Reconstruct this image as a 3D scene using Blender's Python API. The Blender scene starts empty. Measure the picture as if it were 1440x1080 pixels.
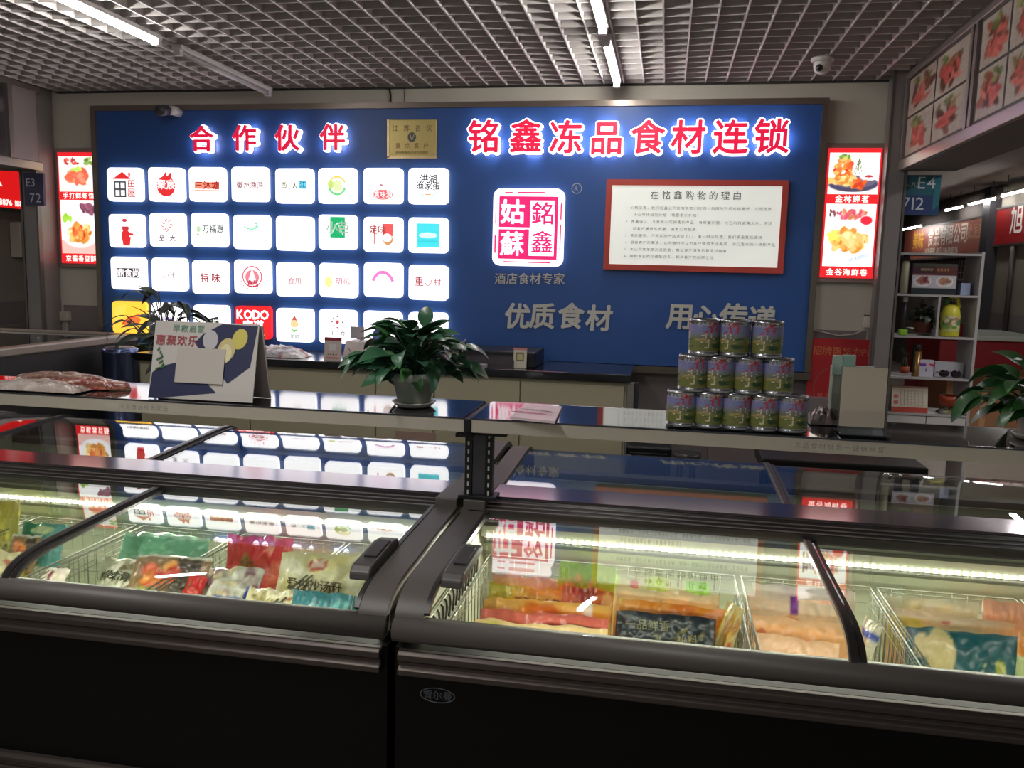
import bpy, math, random
import numpy as np
from mathutils import Vector, Matrix, noise as mnoise
random.seed(7)
SC = bpy.context.scene
COL = SC.collection
# ------------------------------------------------------------------ camera
YAW, PITCH, ROLL, FPX, CH = 0.17656, 0.13192, 0.02483, 1188.7, 1.6
_cy, _sy, _cp, _sp, _cr, _sr = math.cos(YAW), math.sin(YAW), math.cos(PITCH), math.sin(PITCH), math.cos(ROLL), math.sin(ROLL)
_fw = Vector((-_sy*_cp, _cy*_cp, -_sp)); _rt = Vector((_cy, _sy, 0)); _up = _rt.cross(_fw)
CR = _rt*_cr + _up*_sr; CU = _up*_cr - _rt*_sr
cd = bpy.data.cameras.new('camera'); cam = bpy.data.objects.new('camera', cd); COL.objects.link(cam)
cam.matrix_world = Matrix(((CR.x, CU.x, -_fw.x, 0), (CR.y, CU.y, -_fw.y, 0), (CR.z, CU.z, -_fw.z, CH), (0, 0, 0, 1)))
cd.sensor_fit = 'HORIZONTAL'; cd.sensor_width = 36; cd.lens = 36*FPX/1440; cd.clip_start = 0.05; cd.clip_end = 100
SC.camera = cam
def A(px, py, x=None, y=None, z=None):
    """world point where the sight line of a photo pixel meets a plane of the room"""
    d = _fw + CR*((px-720)/FPX) + CU*((540-py)/FPX)
    t = y/d.y if y is not None else ((z-CH)/d.z if z is not None else x/d.x)
    return Vector((0, 0, CH)) + d*t
# ------------------------------------------------------------------ world, light, exposure
SC.view_settings.view_transform = 'Standard'; SC.view_settings.look = 'None'
SC.view_settings.gamma = 1; SC.view_settings.use_curve_mapping = False
SC.view_settings.exposure = 0.0
W = bpy.data.worlds.new('world'); SC.world = W; W.use_nodes = True
W.node_tree.nodes['Background'].inputs[0].default_value = (0.9, 0.87, 0.85, 1)
W.node_tree.nodes['Background'].inputs[1].default_value = 0.20
TUBE_E, TILE_E, LED_E, BOX_E = 60.0, 1.75, 14.0, 1.35
try:
    SC.cycles.use_denoising = True; SC.cycles.max_bounces = 8; SC.cycles.transparent_max_bounces = 24
    SC.cycles.sample_clamp_indirect = 4.0
except Exception: pass
def area(name, loc, sx, sy, power, col=(1, .97, .94), rot=(0, 0, 0)):
    l = bpy.data.lights.new(name, 'AREA'); l.shape = 'RECTANGLE'; l.size = sx; l.size_y = sy; l.energy = power; l.color = col
    o = bpy.data.objects.new(name, l); o.location = loc; o.rotation_euler = rot; COL.objects.link(o); return o
for q, (lx, ly, pw) in enumerate(((-1.3, 1.2, 26), (-0.34, -1.0, 14), (-3.0, -1.5, 14), (3.4, 8.0, 40), (2.6, 4.2, 22), (-6.2, 5.0, 36))):  # unseen overhead lamps, added as fill for the stall and aisles
    area('fill_light', (lx, ly, 2.66), .06, 1.2, pw)

# light strips inside the two freezers, under the centre rail, facing the goods
for x0_, x1_ in ((-2.98, -.69), (-.52, 1.68)):
    area('led_and_fill_light', ((x0_+x1_)/2, 2.538, .768), x1_-x0_, .012, 19.0, (1, .985, .86), (math.radians(-52), 0, 0))
for x0_, x1_ in ((-2.98, -.69), (-.52, 1.68)):  # unseen strip under the front lip, added to brighten the pack fronts
    area('led_and_fill_light', ((x0_+x1_)/2, 1.895, .772), x1_-x0_, .012, 3.2, (1, .985, .86), (math.radians(48), 0, 0))
# ------------------------------------------------------------------ materials
def lin(c):
    return tuple(((v/255)/12.92 if v/255 <= .04045 else ((v/255+.055)/1.055)**2.4) for v in c[:3])
_mc = {}
def M(c, rough=.6, metal=0, emit=0, spec=.5, vary=0, scale=8, bump=0, coat=0):
    k = (tuple(c), rough, metal, emit, spec, vary, scale, bump, coat)
    if k in _mc: return _mc[k]
    m = bpy.data.materials.new('material'); m.use_nodes = True; nt = m.node_tree; b = nt.nodes['Principled BSDF']
    L = lin(c) + (1,)
    b.inputs['Base Color'].default_value = L; b.inputs['Roughness'].default_value = rough; b.inputs['Metallic'].default_value = metal
    b.inputs['Specular IOR Level'].default_value = spec
    if coat: b.inputs['Coat Weight'].default_value = coat; b.inputs['Coat Roughness'].default_value = .08
    if emit: b.inputs['Emission Color'].default_value = L; b.inputs['Emission Strength'].default_value = emit
    if vary or bump:
        tc = nt.nodes.new('ShaderNodeTexCoord'); n = nt.nodes.new('ShaderNodeTexNoise'); n.inputs['Scale'].default_value = scale; n.inputs['Detail'].default_value = 5
        nt.links.new(tc.outputs['Object'], n.inputs['Vector'])
        if vary:
            mx = nt.nodes.new('ShaderNodeMix'); mx.data_type = 'RGBA'
            mx.inputs[6].default_value = tuple(v*(1-vary) for v in L[:3]) + (1,); mx.inputs[7].default_value = tuple(min(1, v*(1+vary)) for v in L[:3]) + (1,)
            nt.links.new(n.outputs['Fac'], mx.inputs[0]); nt.links.new(mx.outputs[2], b.inputs['Base Color'])
        if bump:
            bp = nt.nodes.new('ShaderNodeBump'); bp.inputs['Strength'].default_value = bump; bp.inputs['Distance'].default_value = .01
            nt.links.new(n.outputs['Fac'], bp.inputs['Height']); nt.links.new(bp.outputs[0], b.inputs['Normal'])
    _mc[k] = m; return m
def Mprint(emit=0, rough=.45, coat=0, metal=0, bump=0):
    k = ('print', emit, rough, coat, metal, bump)
    if k in _mc: return _mc[k]
    m = bpy.data.materials.new('printed'); m.use_nodes = True; nt = m.node_tree; b = nt.nodes['Principled BSDF']
    a = nt.nodes.new('ShaderNodeVertexColor'); a.layer_name = 'Col'
    nt.links.new(a.outputs[0], b.inputs['Base Color']); b.inputs['Roughness'].default_value = rough; b.inputs['Metallic'].default_value = metal
    if coat: b.inputs['Coat Weight'].default_value = coat; b.inputs['Coat Roughness'].default_value = .12
    if emit: nt.links.new(a.outputs[0], b.inputs['Emission Color']); b.inputs['Emission Strength'].default_value = emit
    if bump:
        tc = nt.nodes.new('ShaderNodeTexCoord'); n = nt.nodes.new('ShaderNodeTexNoise'); n.inputs['Scale'].default_value = 38; n.inputs['Detail'].default_value = 3; n.inputs['Distortion'].default_value = 1.5
        nt.links.new(tc.outputs['Object'], n.inputs['Vector'])
        bp = nt.nodes.new('ShaderNodeBump'); bp.inputs['Strength'].default_value = bump; bp.inputs['Distance'].default_value = .012
        nt.links.new(n.outputs['Fac'], bp.inputs['Height']); nt.links.new(bp.outputs[0], b.inputs['Normal']); nt.links.new(bp.outputs[0], b.inputs['Coat Normal'])
    _mc[k] = m; return m
def Mglass(tint=(248, 250, 246), gain=1.0):
    k = ('glass', tuple(tint), gain)
    if k in _mc: return _mc[k]
    m = bpy.data.materials.new('glass'); m.use_nodes = True; nt = m.node_tree; nt.nodes.clear()
    o = nt.nodes.new('ShaderNodeOutputMaterial'); mx = nt.nodes.new('ShaderNodeMixShader'); t = nt.nodes.new('ShaderNodeBsdfTransparent'); g = nt.nodes.new('ShaderNodeBsdfGlossy')
    t.inputs[0].default_value = lin(tint)+(1,); g.inputs[0].default_value = (.95, .97, 1, 1); g.inputs['Roughness'].default_value = .0
    f = nt.nodes.new('ShaderNodeFresnel'); ge = nt.nodes.new('ShaderNodeNewGeometry'); io = nt.nodes.new('ShaderNodeMapRange'); io.inputs['To Min'].default_value = 1.5; io.inputs['To Max'].default_value = 1/1.5
    nt.links.new(ge.outputs['Backfacing'], io.inputs['Value']); nt.links.new(io.outputs[0], f.inputs[0])
    ma = nt.nodes.new('ShaderNodeMath'); ma.operation = 'MULTIPLY'; ma.inputs[1].default_value = gain*1.35; ma.use_clamp = True
    nt.links.new(f.outputs[0], ma.inputs[0]); nt.links.new(ma.outputs[0], mx.inputs[0]); nt.links.new(t.outputs[0], mx.inputs[1]); nt.links.new(g.outputs[0], mx.inputs[2]); nt.links.new(mx.outputs[0], o.inputs[0])
    _mc[k] = m; return m
BLACK = M((14, 14, 15), .35); STEEL = M((150, 146, 140), .32, .9); DSTEEL = M((110, 106, 104), .4, .7)

# ------------------------------------------------------------------ objects
WM = {}
def thing(name, label, cat, loc=(0, 0, 0), rz=0, group=None):
    o = bpy.data.objects.new(name, None); COL.objects.link(o)
    m = Matrix.Translation(loc) @ Matrix.Rotation(rz, 4, 'Z'); o.matrix_basis = m; WM[o.name] = m; o.empty_display_size = .05
    o['label'] = label; o['category'] = cat
    if group: o['group'] = group
    return o
class MB:
    def __init__(s): s.v = []; s.f = []; s.m = []; s.mats = []; s.smooth = []; s.col = None
    def mi(s, m):
        if m not in s.mats: s.mats.append(m)
        return s.mats.index(m)
    def add(s, vs, fs, m, smooth=False):
        b = len(s.v); s.v += [tuple(v) for v in vs]; i = s.mi(m)
        for f in fs: s.f.append([b+k for k in f]); s.m.append(i); s.smooth.append(smooth)
        return s
    def box(s, x0, x1, y0, y1, z0, z1, m):
        if x0 > x1: x0, x1 = x1, x0
        if y0 > y1: y0, y1 = y1, y0
        if z0 > z1: z0, z1 = z1, z0
        return s.add([(x0,y0,z0),(x1,y0,z0),(x1,y1,z0),(x0,y1,z0),(x0,y0,z1),(x1,y0,z1),(x1,y1,z1),(x0,y1,z1)],
                     [(3,2,1,0),(4,5,6,7),(0,1,5,4),(1,2,6,5),(2,3,7,6),(3,0,4,7)], m)
    def fbox(s, fr, a0, a1, b0, b1, c0, c1, m):
        P = fr.P
        return s.add([P(a0,b0,c0),P(a1,b0,c0),P(a1,b1,c0),P(a0,b1,c0),P(a0,b0,c1),P(a1,b0,c1),P(a1,b1,c1),P(a0,b1,c1)],
                     [(3,2,1,0),(4,5,6,7),(0,1,5,4),(1,2,6,5),(2,3,7,6),(3,0,4,7)], m)
    def rbox(s, fr, w, h, r, c0, c1, m, seg=5):
        """rounded-corner plate centred on the frame"""
        pts = []
        for cx, cy, a0 in ((w/2-r, h/2-r, 0), (-w/2+r, h/2-r, 90), (-w/2+r, -h/2+r, 180), (w/2-r, -h/2+r, 270)):
            for k in range(seg+1):
                a = math.radians(a0+90*k/seg); pts.append((cx+r*math.cos(a), cy+r*math.sin(a)))
        n = len(pts)
        vs = [fr.P(a, b, c0) for a, b in pts] + [fr.P(a, b, c1) for a, b in pts]
        return s.add(vs, [tuple(range(n))[::-1], tuple(range(n, 2*n))] + [(k, (k+1) % n, n+(k+1) % n, n+k) for k in range(n)], m)
    def prism(s, prof, x0, x1, m, smooth=False):
        """(y,z) profile swept along x"""
        n = len(prof)
        vs = [(x0, y, z) for y, z in prof] + [(x1, y, z) for y, z in prof]
        return s.add(vs, [tuple(range(n)), tuple(range(n, 2*n))[::-1]] + [((k+1) % n, k, n+k, n+(k+1) % n) for k in range(n)], m, smooth)
    def ribbon(s, pr, x0, x1, t, m, smooth=True):
        """open (y,z) curve swept along x with thickness t downward"""
        n = len(pr); nr = []
        for k in range(n):
            a = pr[max(k-1, 0)]; b = pr[min(k+1, n-1)]; d = Vector((b[0]-a[0], b[1]-a[1])).normalized(); nr.append((-d.y, d.x))
        lo = [(p[0]-q[0]*t, p[1]-q[1]*t) for p, q in zip(pr, nr)]
        vs = [(x0, *p) for p in pr]+[(x1, *p) for p in pr]+[(x0, *p) for p in lo]+[(x1, *p) for p in lo]
        s.add(vs[:2*n], [(k, n+k, n+k+1, k+1) for k in range(n-1)], m, smooth)
        s.add(vs[2*n:], [(k+1, n+k+1, n+k, k) for k in range(n-1)], m, smooth)
        fs = [(k+1, 2*n+k+1, 2*n+k, k) for k in range(n-1)]+[(n+k, 3*n+k, 3*n+k+1, n+k+1) for k in range(n-1)]+[(0, 2*n, 3*n, n), (n-1, 2*n-1, 4*n-1, 3*n-1)]
        return s.add(vs, fs, m, False)
    def tube(s, pts, r, m, seg=6, closed=False):
        pts = [Vector(p) for p in pts]; n = len(pts); rings = []; rr = r if isinstance(r, (list, tuple)) else [r]*n
        ref = Vector((0, 0, 1))
        vs = []
        for k, p in enumerate(pts):
            d = (pts[(k+1) % n if closed else min(k+1, n-1)] - pts[(k-1) % n if closed else max(k-1, 0)]).normalized()
            a = d.cross(ref if abs(d.dot(ref)) < .95 else Vector((1, 0, 0))).normalized(); b = d.cross(a)
            vs += [p + (a*math.cos(2*math.pi*j/seg)+b*math.sin(2*math.pi*j/seg))*rr[k] for j in range(seg)]
        fs = []
        for k in range(n if closed else n-1):
            for j in range(seg):
                q = (k+1) % n
                fs.append((k*seg+j, k*seg+(j+1) % seg, q*seg+(j+1) % seg, q*seg+j))
        if not closed: fs += [tuple(range(seg))[::-1], tuple(range((n-1)*seg, n*seg))]
        return s.add(vs, fs, m, True)
    def lathe(s, c, prof, m, seg=24, mf=None):
        """prof: (radius,z) from bottom to top around vertical axis at c"""
        n = len(prof); vs = [(c[0]+r*math.cos(2*math.pi*j/seg), c[1]+r*math.sin(2*math.pi*j/seg), c[2]+z) for r, z in prof for j in range(seg)]
        for k in range(n-1):
            b = [(k*seg+j, k*seg+(j+1) % seg, (k+1)*seg+(j+1) % seg, (k+1)*seg+j) for j in range(seg)]
            s.add([], [], m)
            for f in b: s.f.append([len(s.v)+i for i in f]); s.m.append(s.mi(mf[k] if mf else m)); s.smooth.append(True)
        s.v += vs; 
        if prof[0][0] > 1e-4: s.f.append([len(s.v)-len(vs)+j for j in range(seg)][::-1]); s.m.append(s.mi(m)); s.smooth.append(False)
        if prof[-1][0] > 1e-4: s.f.append([len(s.v)-seg+j for j in range(seg)]); s.m.append(s.mi(m)); s.smooth.append(False)
        return s
    def ball(s, c, r, m, seg=12, sq=(1, 1, 1)):
        prof = [(max(1e-4, math.cos(a)), math.sin(a)) for a in [math.radians(-90+180*k/8) for k in range(9)]]
        vs = [(c[0]+r*sq[0]*pr*math.cos(2*math.pi*j/seg), c[1]+r*sq[1]*pr*math.sin(2*math.pi*j/seg), c[2]+r*sq[2]*pz) for pr, pz in prof for j in range(seg)]
        return s.add(vs, [(k*seg+j, k*seg+(j+1) % seg, (k+1)*seg+(j+1) % seg, (k+1)*seg+j) for k in range(8) for j in range(seg)], m, True)
    def mesh(s, name, inv=None):
        me = bpy.data.meshes.new(name)
        vs = s.v if inv is None else [tuple(inv @ Vector(v)) for v in s.v]
        me.from_pydata(vs, [], s.f)
        for m in s.mats: me.materials.append(m)
        me.polygons.foreach_set('material_index', s.m); me.polygons.foreach_set('use_smooth', s.smooth)
        if s.col is not None:
            ca = me.color_attributes.new('Col', 'FLOAT_COLOR', 'POINT'); ca.data.foreach_set('color', np.asarray(s.col, dtype=np.float32).ravel())
        me.update(); return me
    def build(s, name, parent=None, bevel=0, kind=None, label=None, cat=None, group=None):
        if parent is None:
            xs = [v[0] for v in s.v]; ys = [v[1] for v in s.v]; zs = [v[2] for v in s.v]
            org = Matrix.Translation(((min(xs)+max(xs))/2, (min(ys)+max(ys))/2, min(zs)))
            o = bpy.data.objects.new(name, s.mesh(name, org.inverted())); o.matrix_basis = org; WM[o.name] = org
        else:
            m = WM[parent.name]; o = bpy.data.objects.new(name, s.mesh(name, m.inverted())); o.parent = parent; WM[o.name] = m
        COL.objects.link(o); WM[o.name] = WM.get(o.name) or (WM[parent.name] if parent else org)
        if bevel:
            b = o.modifiers.new('bevel', 'BEVEL'); b.width = bevel; b.segments = 2; b.limit_method = 'ANGLE'
        if kind: o['kind'] = kind
        if label: o['label'] = label
        if cat: o['category'] = cat
        if group: o['group'] = group
        return o
class Fr:
    """a local drawing plane: origin o, right r, up u, normal n towards the viewer"""
    def __init__(s, o, r=(1, 0, 0), u=(0, 0, 1)):
        s.o = Vector(o); s.r = Vector(r).normalized(); s.u = Vector(u).normalized(); s.n = s.r.cross(s.u)
    def P(s, a, b, c=0): return s.o + s.r*a + s.u*b + s.n*c
    def at(s, a, b, c=0): return Fr(s.P(a, b, c), s.r, s.u)
# glyphs out of the built-in font
_gc = {}
def glyph(ch, off=0.0, ext=0.0):
    k = (ch, off, ext)
    if k not in _gc:
        cu = bpy.data.curves.new('g', 'FONT'); cu.body = ch; cu.size = 1; cu.offset = off; cu.extrude = ext; cu.resolution_u = 2
        ob = bpy.data.objects.new('g', cu); COL.objects.link(ob)
        me = bpy.data.meshes.new_from_object(ob)
        vs = [tuple(v.co) for v in me.vertices]; fs = [tuple(p.vertices) for p in me.polygons]
        bpy.data.objects.remove(ob); bpy.data.curves.remove(cu); bpy.data.meshes.remove(me)
        _gc[k] = (vs, fs)
    return _gc[k]
def is_cjk(c): return ord(c) > 0x2E00
def text(mb, fr, s, size, m, c=.0006, off=.0, ext=0, gap=0, align='c', warp=None, shear=0, sx=1):
    items = []; x = 0
    for ch in s:
        if ch == ' ': x += .45; continue
        vs, fs = glyph(ch, 0.0, ext)
        if not vs: x += .5; continue
        x0 = min(v[0] for v in vs); x1 = max(v[0] for v in vs)
        if is_cjk(ch): items.append((x, vs, fs, 0)); x += 1.0+gap
        else: items.append((x, vs, fs, x0)); x += (x1-x0)+.1+gap
    tot = x-gap-.05; sh = -tot/2 if align == 'c' else 0
    for x, vs, fs, x0 in items:
        nd = 1 if off <= 0 else (4 if off < .02 else (8 if off < .05 else 12))
        for d_ in range(nd):
            ox, oy = (off*math.cos(2*math.pi*(d_+.5)/nd), off*math.sin(2*math.pi*(d_+.5)/nd)) if nd > 1 else (0, 0)
            pts = []
            for v in vs:
                a = (v[0]+ox-x0+x+sh)*size*sx; b = (v[1]+oy-.36)*size; a += b*shear
                z = v[2]*size + c + d_*.00012
                pts.append(warp(a, b, z) if warp else fr.P(a, b, z))
            mb.add(pts, fs, m)
class Pr:
    """flat print: stacked thin polygons in one mesh"""
    def __init__(s, fr, emit=0, rough=.5): s.fr = fr; s.mb = MB(); s.c = 0.0004; s.e = emit; s.r = rough; s.bold = False; s.et = emit
    def m(s, c): return M(c, s.r, 0, s.e)
    def mt(s, c): return M(c, s.r, 0, s.et if sum(c) < 700 else max(s.e, s.et))
    def poly(s, pts, c):
        s.mb.add([s.fr.P(a, b, s.c) for a, b in pts], [tuple(range(len(pts)))], s.m(c)); s.c += .0003; return s
    def rect(s, a0, b0, a1, b1, c): return s.poly([(a0, b0), (a1, b0), (a1, b1), (a0, b1)], c)
    def ell(s, a, b, ra, rb, c, rot=0, n=20, t0=0, t1=360):
        q = []
        for k in range(n if t1-t0 >= 360 else n+1):
            t = math.radians(t0+(t1-t0)*k/n); x = ra*math.cos(t); y = rb*math.sin(t); q.append((a+x*math.cos(rot)-y*math.sin(rot), b+x*math.sin(rot)+y*math.cos(rot)))
        return s.poly(q, c)
    def ring(s, a, b, ra, rb, w, c, t0=0, t1=360, n=20):
        for k in range(n):
            u = math.radians(t0+(t1-t0)*k/n); v = math.radians(t0+(t1-t0)*(k+1)/n)
            s.mb.add([s.fr.P(a+(ra+d)*math.cos(t), b+(rb+d)*math.sin(t), s.c) for t, d in ((u, 0), (v, 0), (v, -w), (u, -w))], [(0, 1, 2, 3)], s.m(c))
        s.c += .0003; return s
    def line(s, pts, w, c):
        for (a0, b0), (a1, b1) in zip(pts, pts[1:]):
            d = Vector((a1-a0, b1-b0)); 
            if d.length < 1e-6: continue
            d.normalize(); x, y = -d.y*w/2, d.x*w/2
            s.mb.add([s.fr.P(a0+x, b0+y, s.c), s.fr.P(a0-x, b0-y, s.c), s.fr.P(a1-x, b1-y, s.c), s.fr.P(a1+x, b1+y, s.c)], [(0, 1, 2, 3)], s.m(c))
        s.c += .0003; return s
    def txt(s, st, a, b, size, c, **k):
        if s.bold: k.setdefault('off', .022); size *= 1.14
        text(s.mb, s.fr.at(a, b), st, size, s.mt(c), c=s.c, **k); s.c += .0003; return s
    def build(s, name, parent, **k): return s.mb.build(name, parent, **k)
class Ras:
    """colour raster carried by a fine vertex grid (flat print, food pictures)"""
    def __init__(s, nx, ny, base, seed=1):
        s.nx, s.ny = nx, ny; u, v = np.meshgrid(np.linspace(0, 1, nx), np.linspace(0, 1, ny)); s.u, s.v = u, v
        s.c = np.ones((ny, nx, 3))*np.array(base, float); s.rg = np.random.RandomState(seed)
    def _put(s, a, col): s.c = s.c*(1-a[..., None]) + np.array(col, float)*a[..., None]; return s
    def rect(s, u0, v0, u1, v1, col): return s._put(((s.u >= u0) & (s.u <= u1) & (s.v >= v0) & (s.v <= v1)).astype(float), col)
    def ell(s, cu, cv, ru, rv, col, rot=0, soft=.12):
        a = s.u-cu; b = s.v-cv; x = a*math.cos(rot)+b*math.sin(rot); y = -a*math.sin(rot)+b*math.cos(rot)
        d = np.sqrt((x/ru)**2+(y/rv)**2); return s._put(np.clip((1-d)/soft+.5, 0, 1), col)
    def grad(s, axis, c0, c1, lo=0, hi=1):
        t = np.clip(((s.u if axis == 'u' else s.v)-lo)/(hi-lo), 0, 1)[..., None]; s.c = np.array(c0, float)*(1-t)+np.array(c1, float)*t; return s
    def blobs(s, n, cu, cv, ru, rv, cols, r=(.03, .08), stretch=1.6):
        for _ in range(n):
            t = s.rg.rand()*6.283; q = math.sqrt(s.rg.rand()); rr = r[0]+s.rg.rand()*(r[1]-r[0]); cc = np.array(cols[s.rg.randint(len(cols))], float)
            s.ell(cu+q*ru*math.cos(t), cv+q*rv*math.sin(t), rr*stretch, rr, np.clip(cc+s.rg.randint(-14, 14), 0, 255), rot=s.rg.rand()*3.14, soft=.35)
        return s
    def noise(s, amp):
        s.c = np.clip(s.c+(s.rg.rand(s.ny, s.nx, 1)-.5)*2*amp, 0, 255); return s
    def marks(s, u0, v0, u1, v1, col, n=30, amp=.9):
        """a band of small irregular printed strokes"""
        m = ((s.u >= u0) & (s.u <= u1) & (s.v >= v0) & (s.v <= v1)) & (s.rg.rand(s.ny, s.nx) < amp*.5); return s._put(m.astype(float), col)
    def lin(s):
        c = np.clip(s.c/255, 0, 1); l = np.where(c <= .04045, c/12.92, ((c+.055)/1.055)**2.4); return np.concatenate([l, np.ones(l.shape[:2]+(1,))], 2).reshape(-1, 4)
    def panel(s, name, fr, w, h, mat, parent, c=.0005, surf=None, **k):
        mb = MB(); nx, ny = s.nx, s.ny
        U = s.u.ravel(); V = s.v.ravel()
        vs = [surf(a, b) if surf else fr.P((a-.5)*w, (b-.5)*h, c) for a, b in zip(U, V)]
        fs = [(j*nx+i, j*nx+i+1, (j+1)*nx+i+1, (j+1)*nx+i) for j in range(ny-1) for i in range(nx-1)]
        mb.add(vs, fs, mat, surf is not None); mb.col = s.lin(); return mb.build(name, parent, **k)
# ================================================================== SETTING
CREAM = M((196, 190, 176), .7, vary=.06, scale=3); DADO = M((128, 120, 120), .7, vary=.05)
YW = 5.36
f = MB().box(-10, 8, -3, 24, -.05, 0, M((120, 110, 100), .35, vary=.12, scale=2)).build('floor', kind='structure')
MB().box(-4.28, 1.24, YW, YW+.12, 0, 2.95, CREAM).build('wall_back', kind='structure')
MB().box(-4.2, -3.86, YW-.006, YW, 0, 1.29, DADO).build('trim_1', kind='structure')
MB().box(-3.86, 1.19, YW-.006, YW, 0, 1.30, DADO).build('trim_2', kind='structure')
# open-cell ceiling: slab above, crossing blades below
bar = M((212, 206, 202), .5); bar2 = M((186, 180, 176), .6)
slab = MB().box(-10, 8, -3, 24, 3.0, 3.08, M((176, 168, 164), .9)).build('ceiling', kind='structure')
gx0, gx1, gy0, gy1, gz0, gz1, gs = -4.17, 1.245, .6, YW, 2.742, 2.79, .12
mbx = MB().box(-.0035, .0035, gy0, gy1, 0, gz1-gz0, bar)
mby = MB().box(gx0, gx1, -.0035, .0035, .002, gz1-gz0-.002, bar2)
mex = mbx.mesh('blade'); mey = mby.mesh('cross_blade')
k = 0; x = gx0+.02
while x < gx1:
    o = bpy.data.objects.new('blade', mex); o.location = (x, 0, gz0); o.parent = slab; o.matrix_parent_inverse = WM[slab.name].inverted(); COL.objects.link(o); x += gs
y = gy1-.03
while y > gy0:
    o = bpy.data.objects.new('cross_blade', mey); o.location = (0, y, gz0); o.parent = slab; o.matrix_parent_inverse = WM[slab.name].inverted(); COL.objects.link(o); y -= gs
MB().box(gx0, gx1, YW-.03, YW, 2.735, 2.75, M((40, 36, 36), .6)).build('trim_3', kind='structure')
# columns of the stall
COLM = M((134, 128, 126), .45, .35, vary=.12, scale=5)
def column(name_label, x0, x1, y0, y1, zt):
    t = thing('steel_column', name_label, 'column', ((x0+x1)/2, (y0+y1)/2, 0))
    mb = MB().box(x0, x1, y0, y1, 0, zt, COLM); mb.build('shaft', t, bevel=.006)
    mb = MB().box(x0-.012, x0, y0-.004, y0+.03, 0, zt, DSTEEL).box(x1, x1+.012, y0-.004, y0+.03, 0, zt, DSTEEL); mb.build('edge_strip', t)
    mb = MB()
    for z in (1.22, 1.75): mb.lathe((0, 0, 0), [(.006, 0), (.006, .004)], BLACK, 8)
    return t
column('grey steel column right of the back wall, behind the blank white stand', 1.2, 1.29, 5.18, 5.34, 2.99)
column('grey steel column left of the back wall, beside the E3 sign', -4.31, -4.205, 5.14, 5.34, 2.99)
# ------------------------------------------------------------------ food picture painters
def dish(r, cu, cv, ru, rv, plate, foods, n=40, rim=(235, 232, 230), size=(.02, .045)):
    r.ell(cu, cv, ru, rv, rim); r.ell(cu, cv+rv*.06, ru*.82, rv*.8, plate)
    r.blobs(n, cu, cv+rv*.15, ru*.6, rv*.6, foods, size); return r
OR = [(226, 104, 52), (236, 140, 62), (205, 70, 40), (244, 170, 90)]; GD = [(226, 168, 84), (240, 196, 120), (206, 132, 56), (250, 216, 150)]; RD = [(190, 60, 50), (160, 50, 48), (214, 92, 76)]; GR = [(120, 160, 70), (90, 130, 60), (170, 190, 90)]
# ------------------------------------------------------------------ the blue sign board
px0, px1, pz0, pz1 = -3.845, .84, 1.045, 2.605
board = thing('sign_board', 'large blue glossy sign board in a metal frame covering the back wall', 'sign', ((px0+px1)/2, 5.34, pz0))
BLUE = M((44, 84, 150), .38, spec=.5)
MB().box(px0, px1, 5.30, 5.34, pz0, pz1, BLUE).build('panel', board)
FRM = M((132, 122, 112), .3, .85)
w = .035
MB().box(px0-w, px1+w, 5.285, 5.35, pz1, pz1+w, FRM).build('top_frame', board)
MB().box(px0-w, -.72, 5.285, 5.35, pz0-w, pz0, FRM).box(-.718, px1+w, 5.275, 5.35, pz0-w-.012, pz0-.004, FRM).build('bottom_frame', board)
MB().box(px0-w, px0, 5.285, 5.35, pz0, pz1, FRM).build('side_frame', board)
MB().box(px1, px1+w, 5.285, 5.35, pz0, pz1, FRM).build('side_frame', board)
WHT_E = M((250, 246, 255), .4, 0, 2.2); REDL = M((214, 22, 62), .4, 0, .85)
def letters(s, cents, size, label, grp):
    t = thing('sign_lettering', label, 'lettering', A(*cents[0], y=5.3))
    for ch, (a, b) in zip(s, cents):
        p = A(a, b, y=5.26); fr = Fr((p.x, 5.30, p.z))
        mb = MB(); g = Fr((p.x-size*.5, 5.30, p.z)); text(mb, g, ch, size, WHT_E, c=.026, off=.07, ext=.10, align='l'); o = mb.build('letter', t)
        mb = MB(); text(mb, g, ch, size, REDL, c=.055, off=.02, ext=.03, align='l'); mb.build('letter_face', o)
letters('合作伙伴', [(285, 196), (345, 195), (405, 195), (469, 194)], .172, 'four raised glowing red and white characters above the grid of logo boxes', None)
letters('铭鑫冻品食材连锁', [(681, 193), (740, 193), (796, 194), (853, 195), (911, 194), (968, 194), (1027, 194), (1085, 193)], .205, 'eight raised glowing red and white characters across the upper right of the blue board', None)
SILV = M((206, 204, 194), .5, .15)
sl = thing('slogan_lettering', 'silver brush-style slogan characters low on the blue board, partly behind the cans', 'lettering', A(728, 444, y=5.3))
for ch, (a, b) in zip('优质食材用心传递', [(728, 445), (763, 445), (803, 445), (843, 448), (957, 445), (992, 448), (1032, 446), (1072, 450)]):
    p = A(a, b, y=5.29); mb = MB(); text(mb, Fr((p.x-.086, 5.30, p.z)), ch, .168, SILV, c=.004, off=.028, ext=.02, align='l', shear=.05); mb.build('letter', sl)
sl = thing('caption_lettering', 'row of six small silver characters under the pink seal emblem', 'lettering', A(745, 392, y=5.3))
for k, ch in enumerate('酒店食材专家'):
    p = A(703+k*16.6, 392+k*.1, y=5.29); mb = MB(); text(mb, Fr((p.x-.037, 5.30, p.z)), ch, .074, SILV, c=.003, off=.008, ext=.03, align='l'); mb.build('letter', sl)
p = A(811, 265, y=5.3); mb = MB(); rr = MB()
pr = Pr(Fr((p.x, 5.30, p.z)), 0, .4); pr.ring(0, 0, .032, .032, .004, (190, 190, 190)); pr.txt('R', 0, 0, .045, (190, 190, 190)); pr.build('registered_mark', None, label='small silver circled R mark at the upper right of the pink seal emblem', cat='mark')
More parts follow.
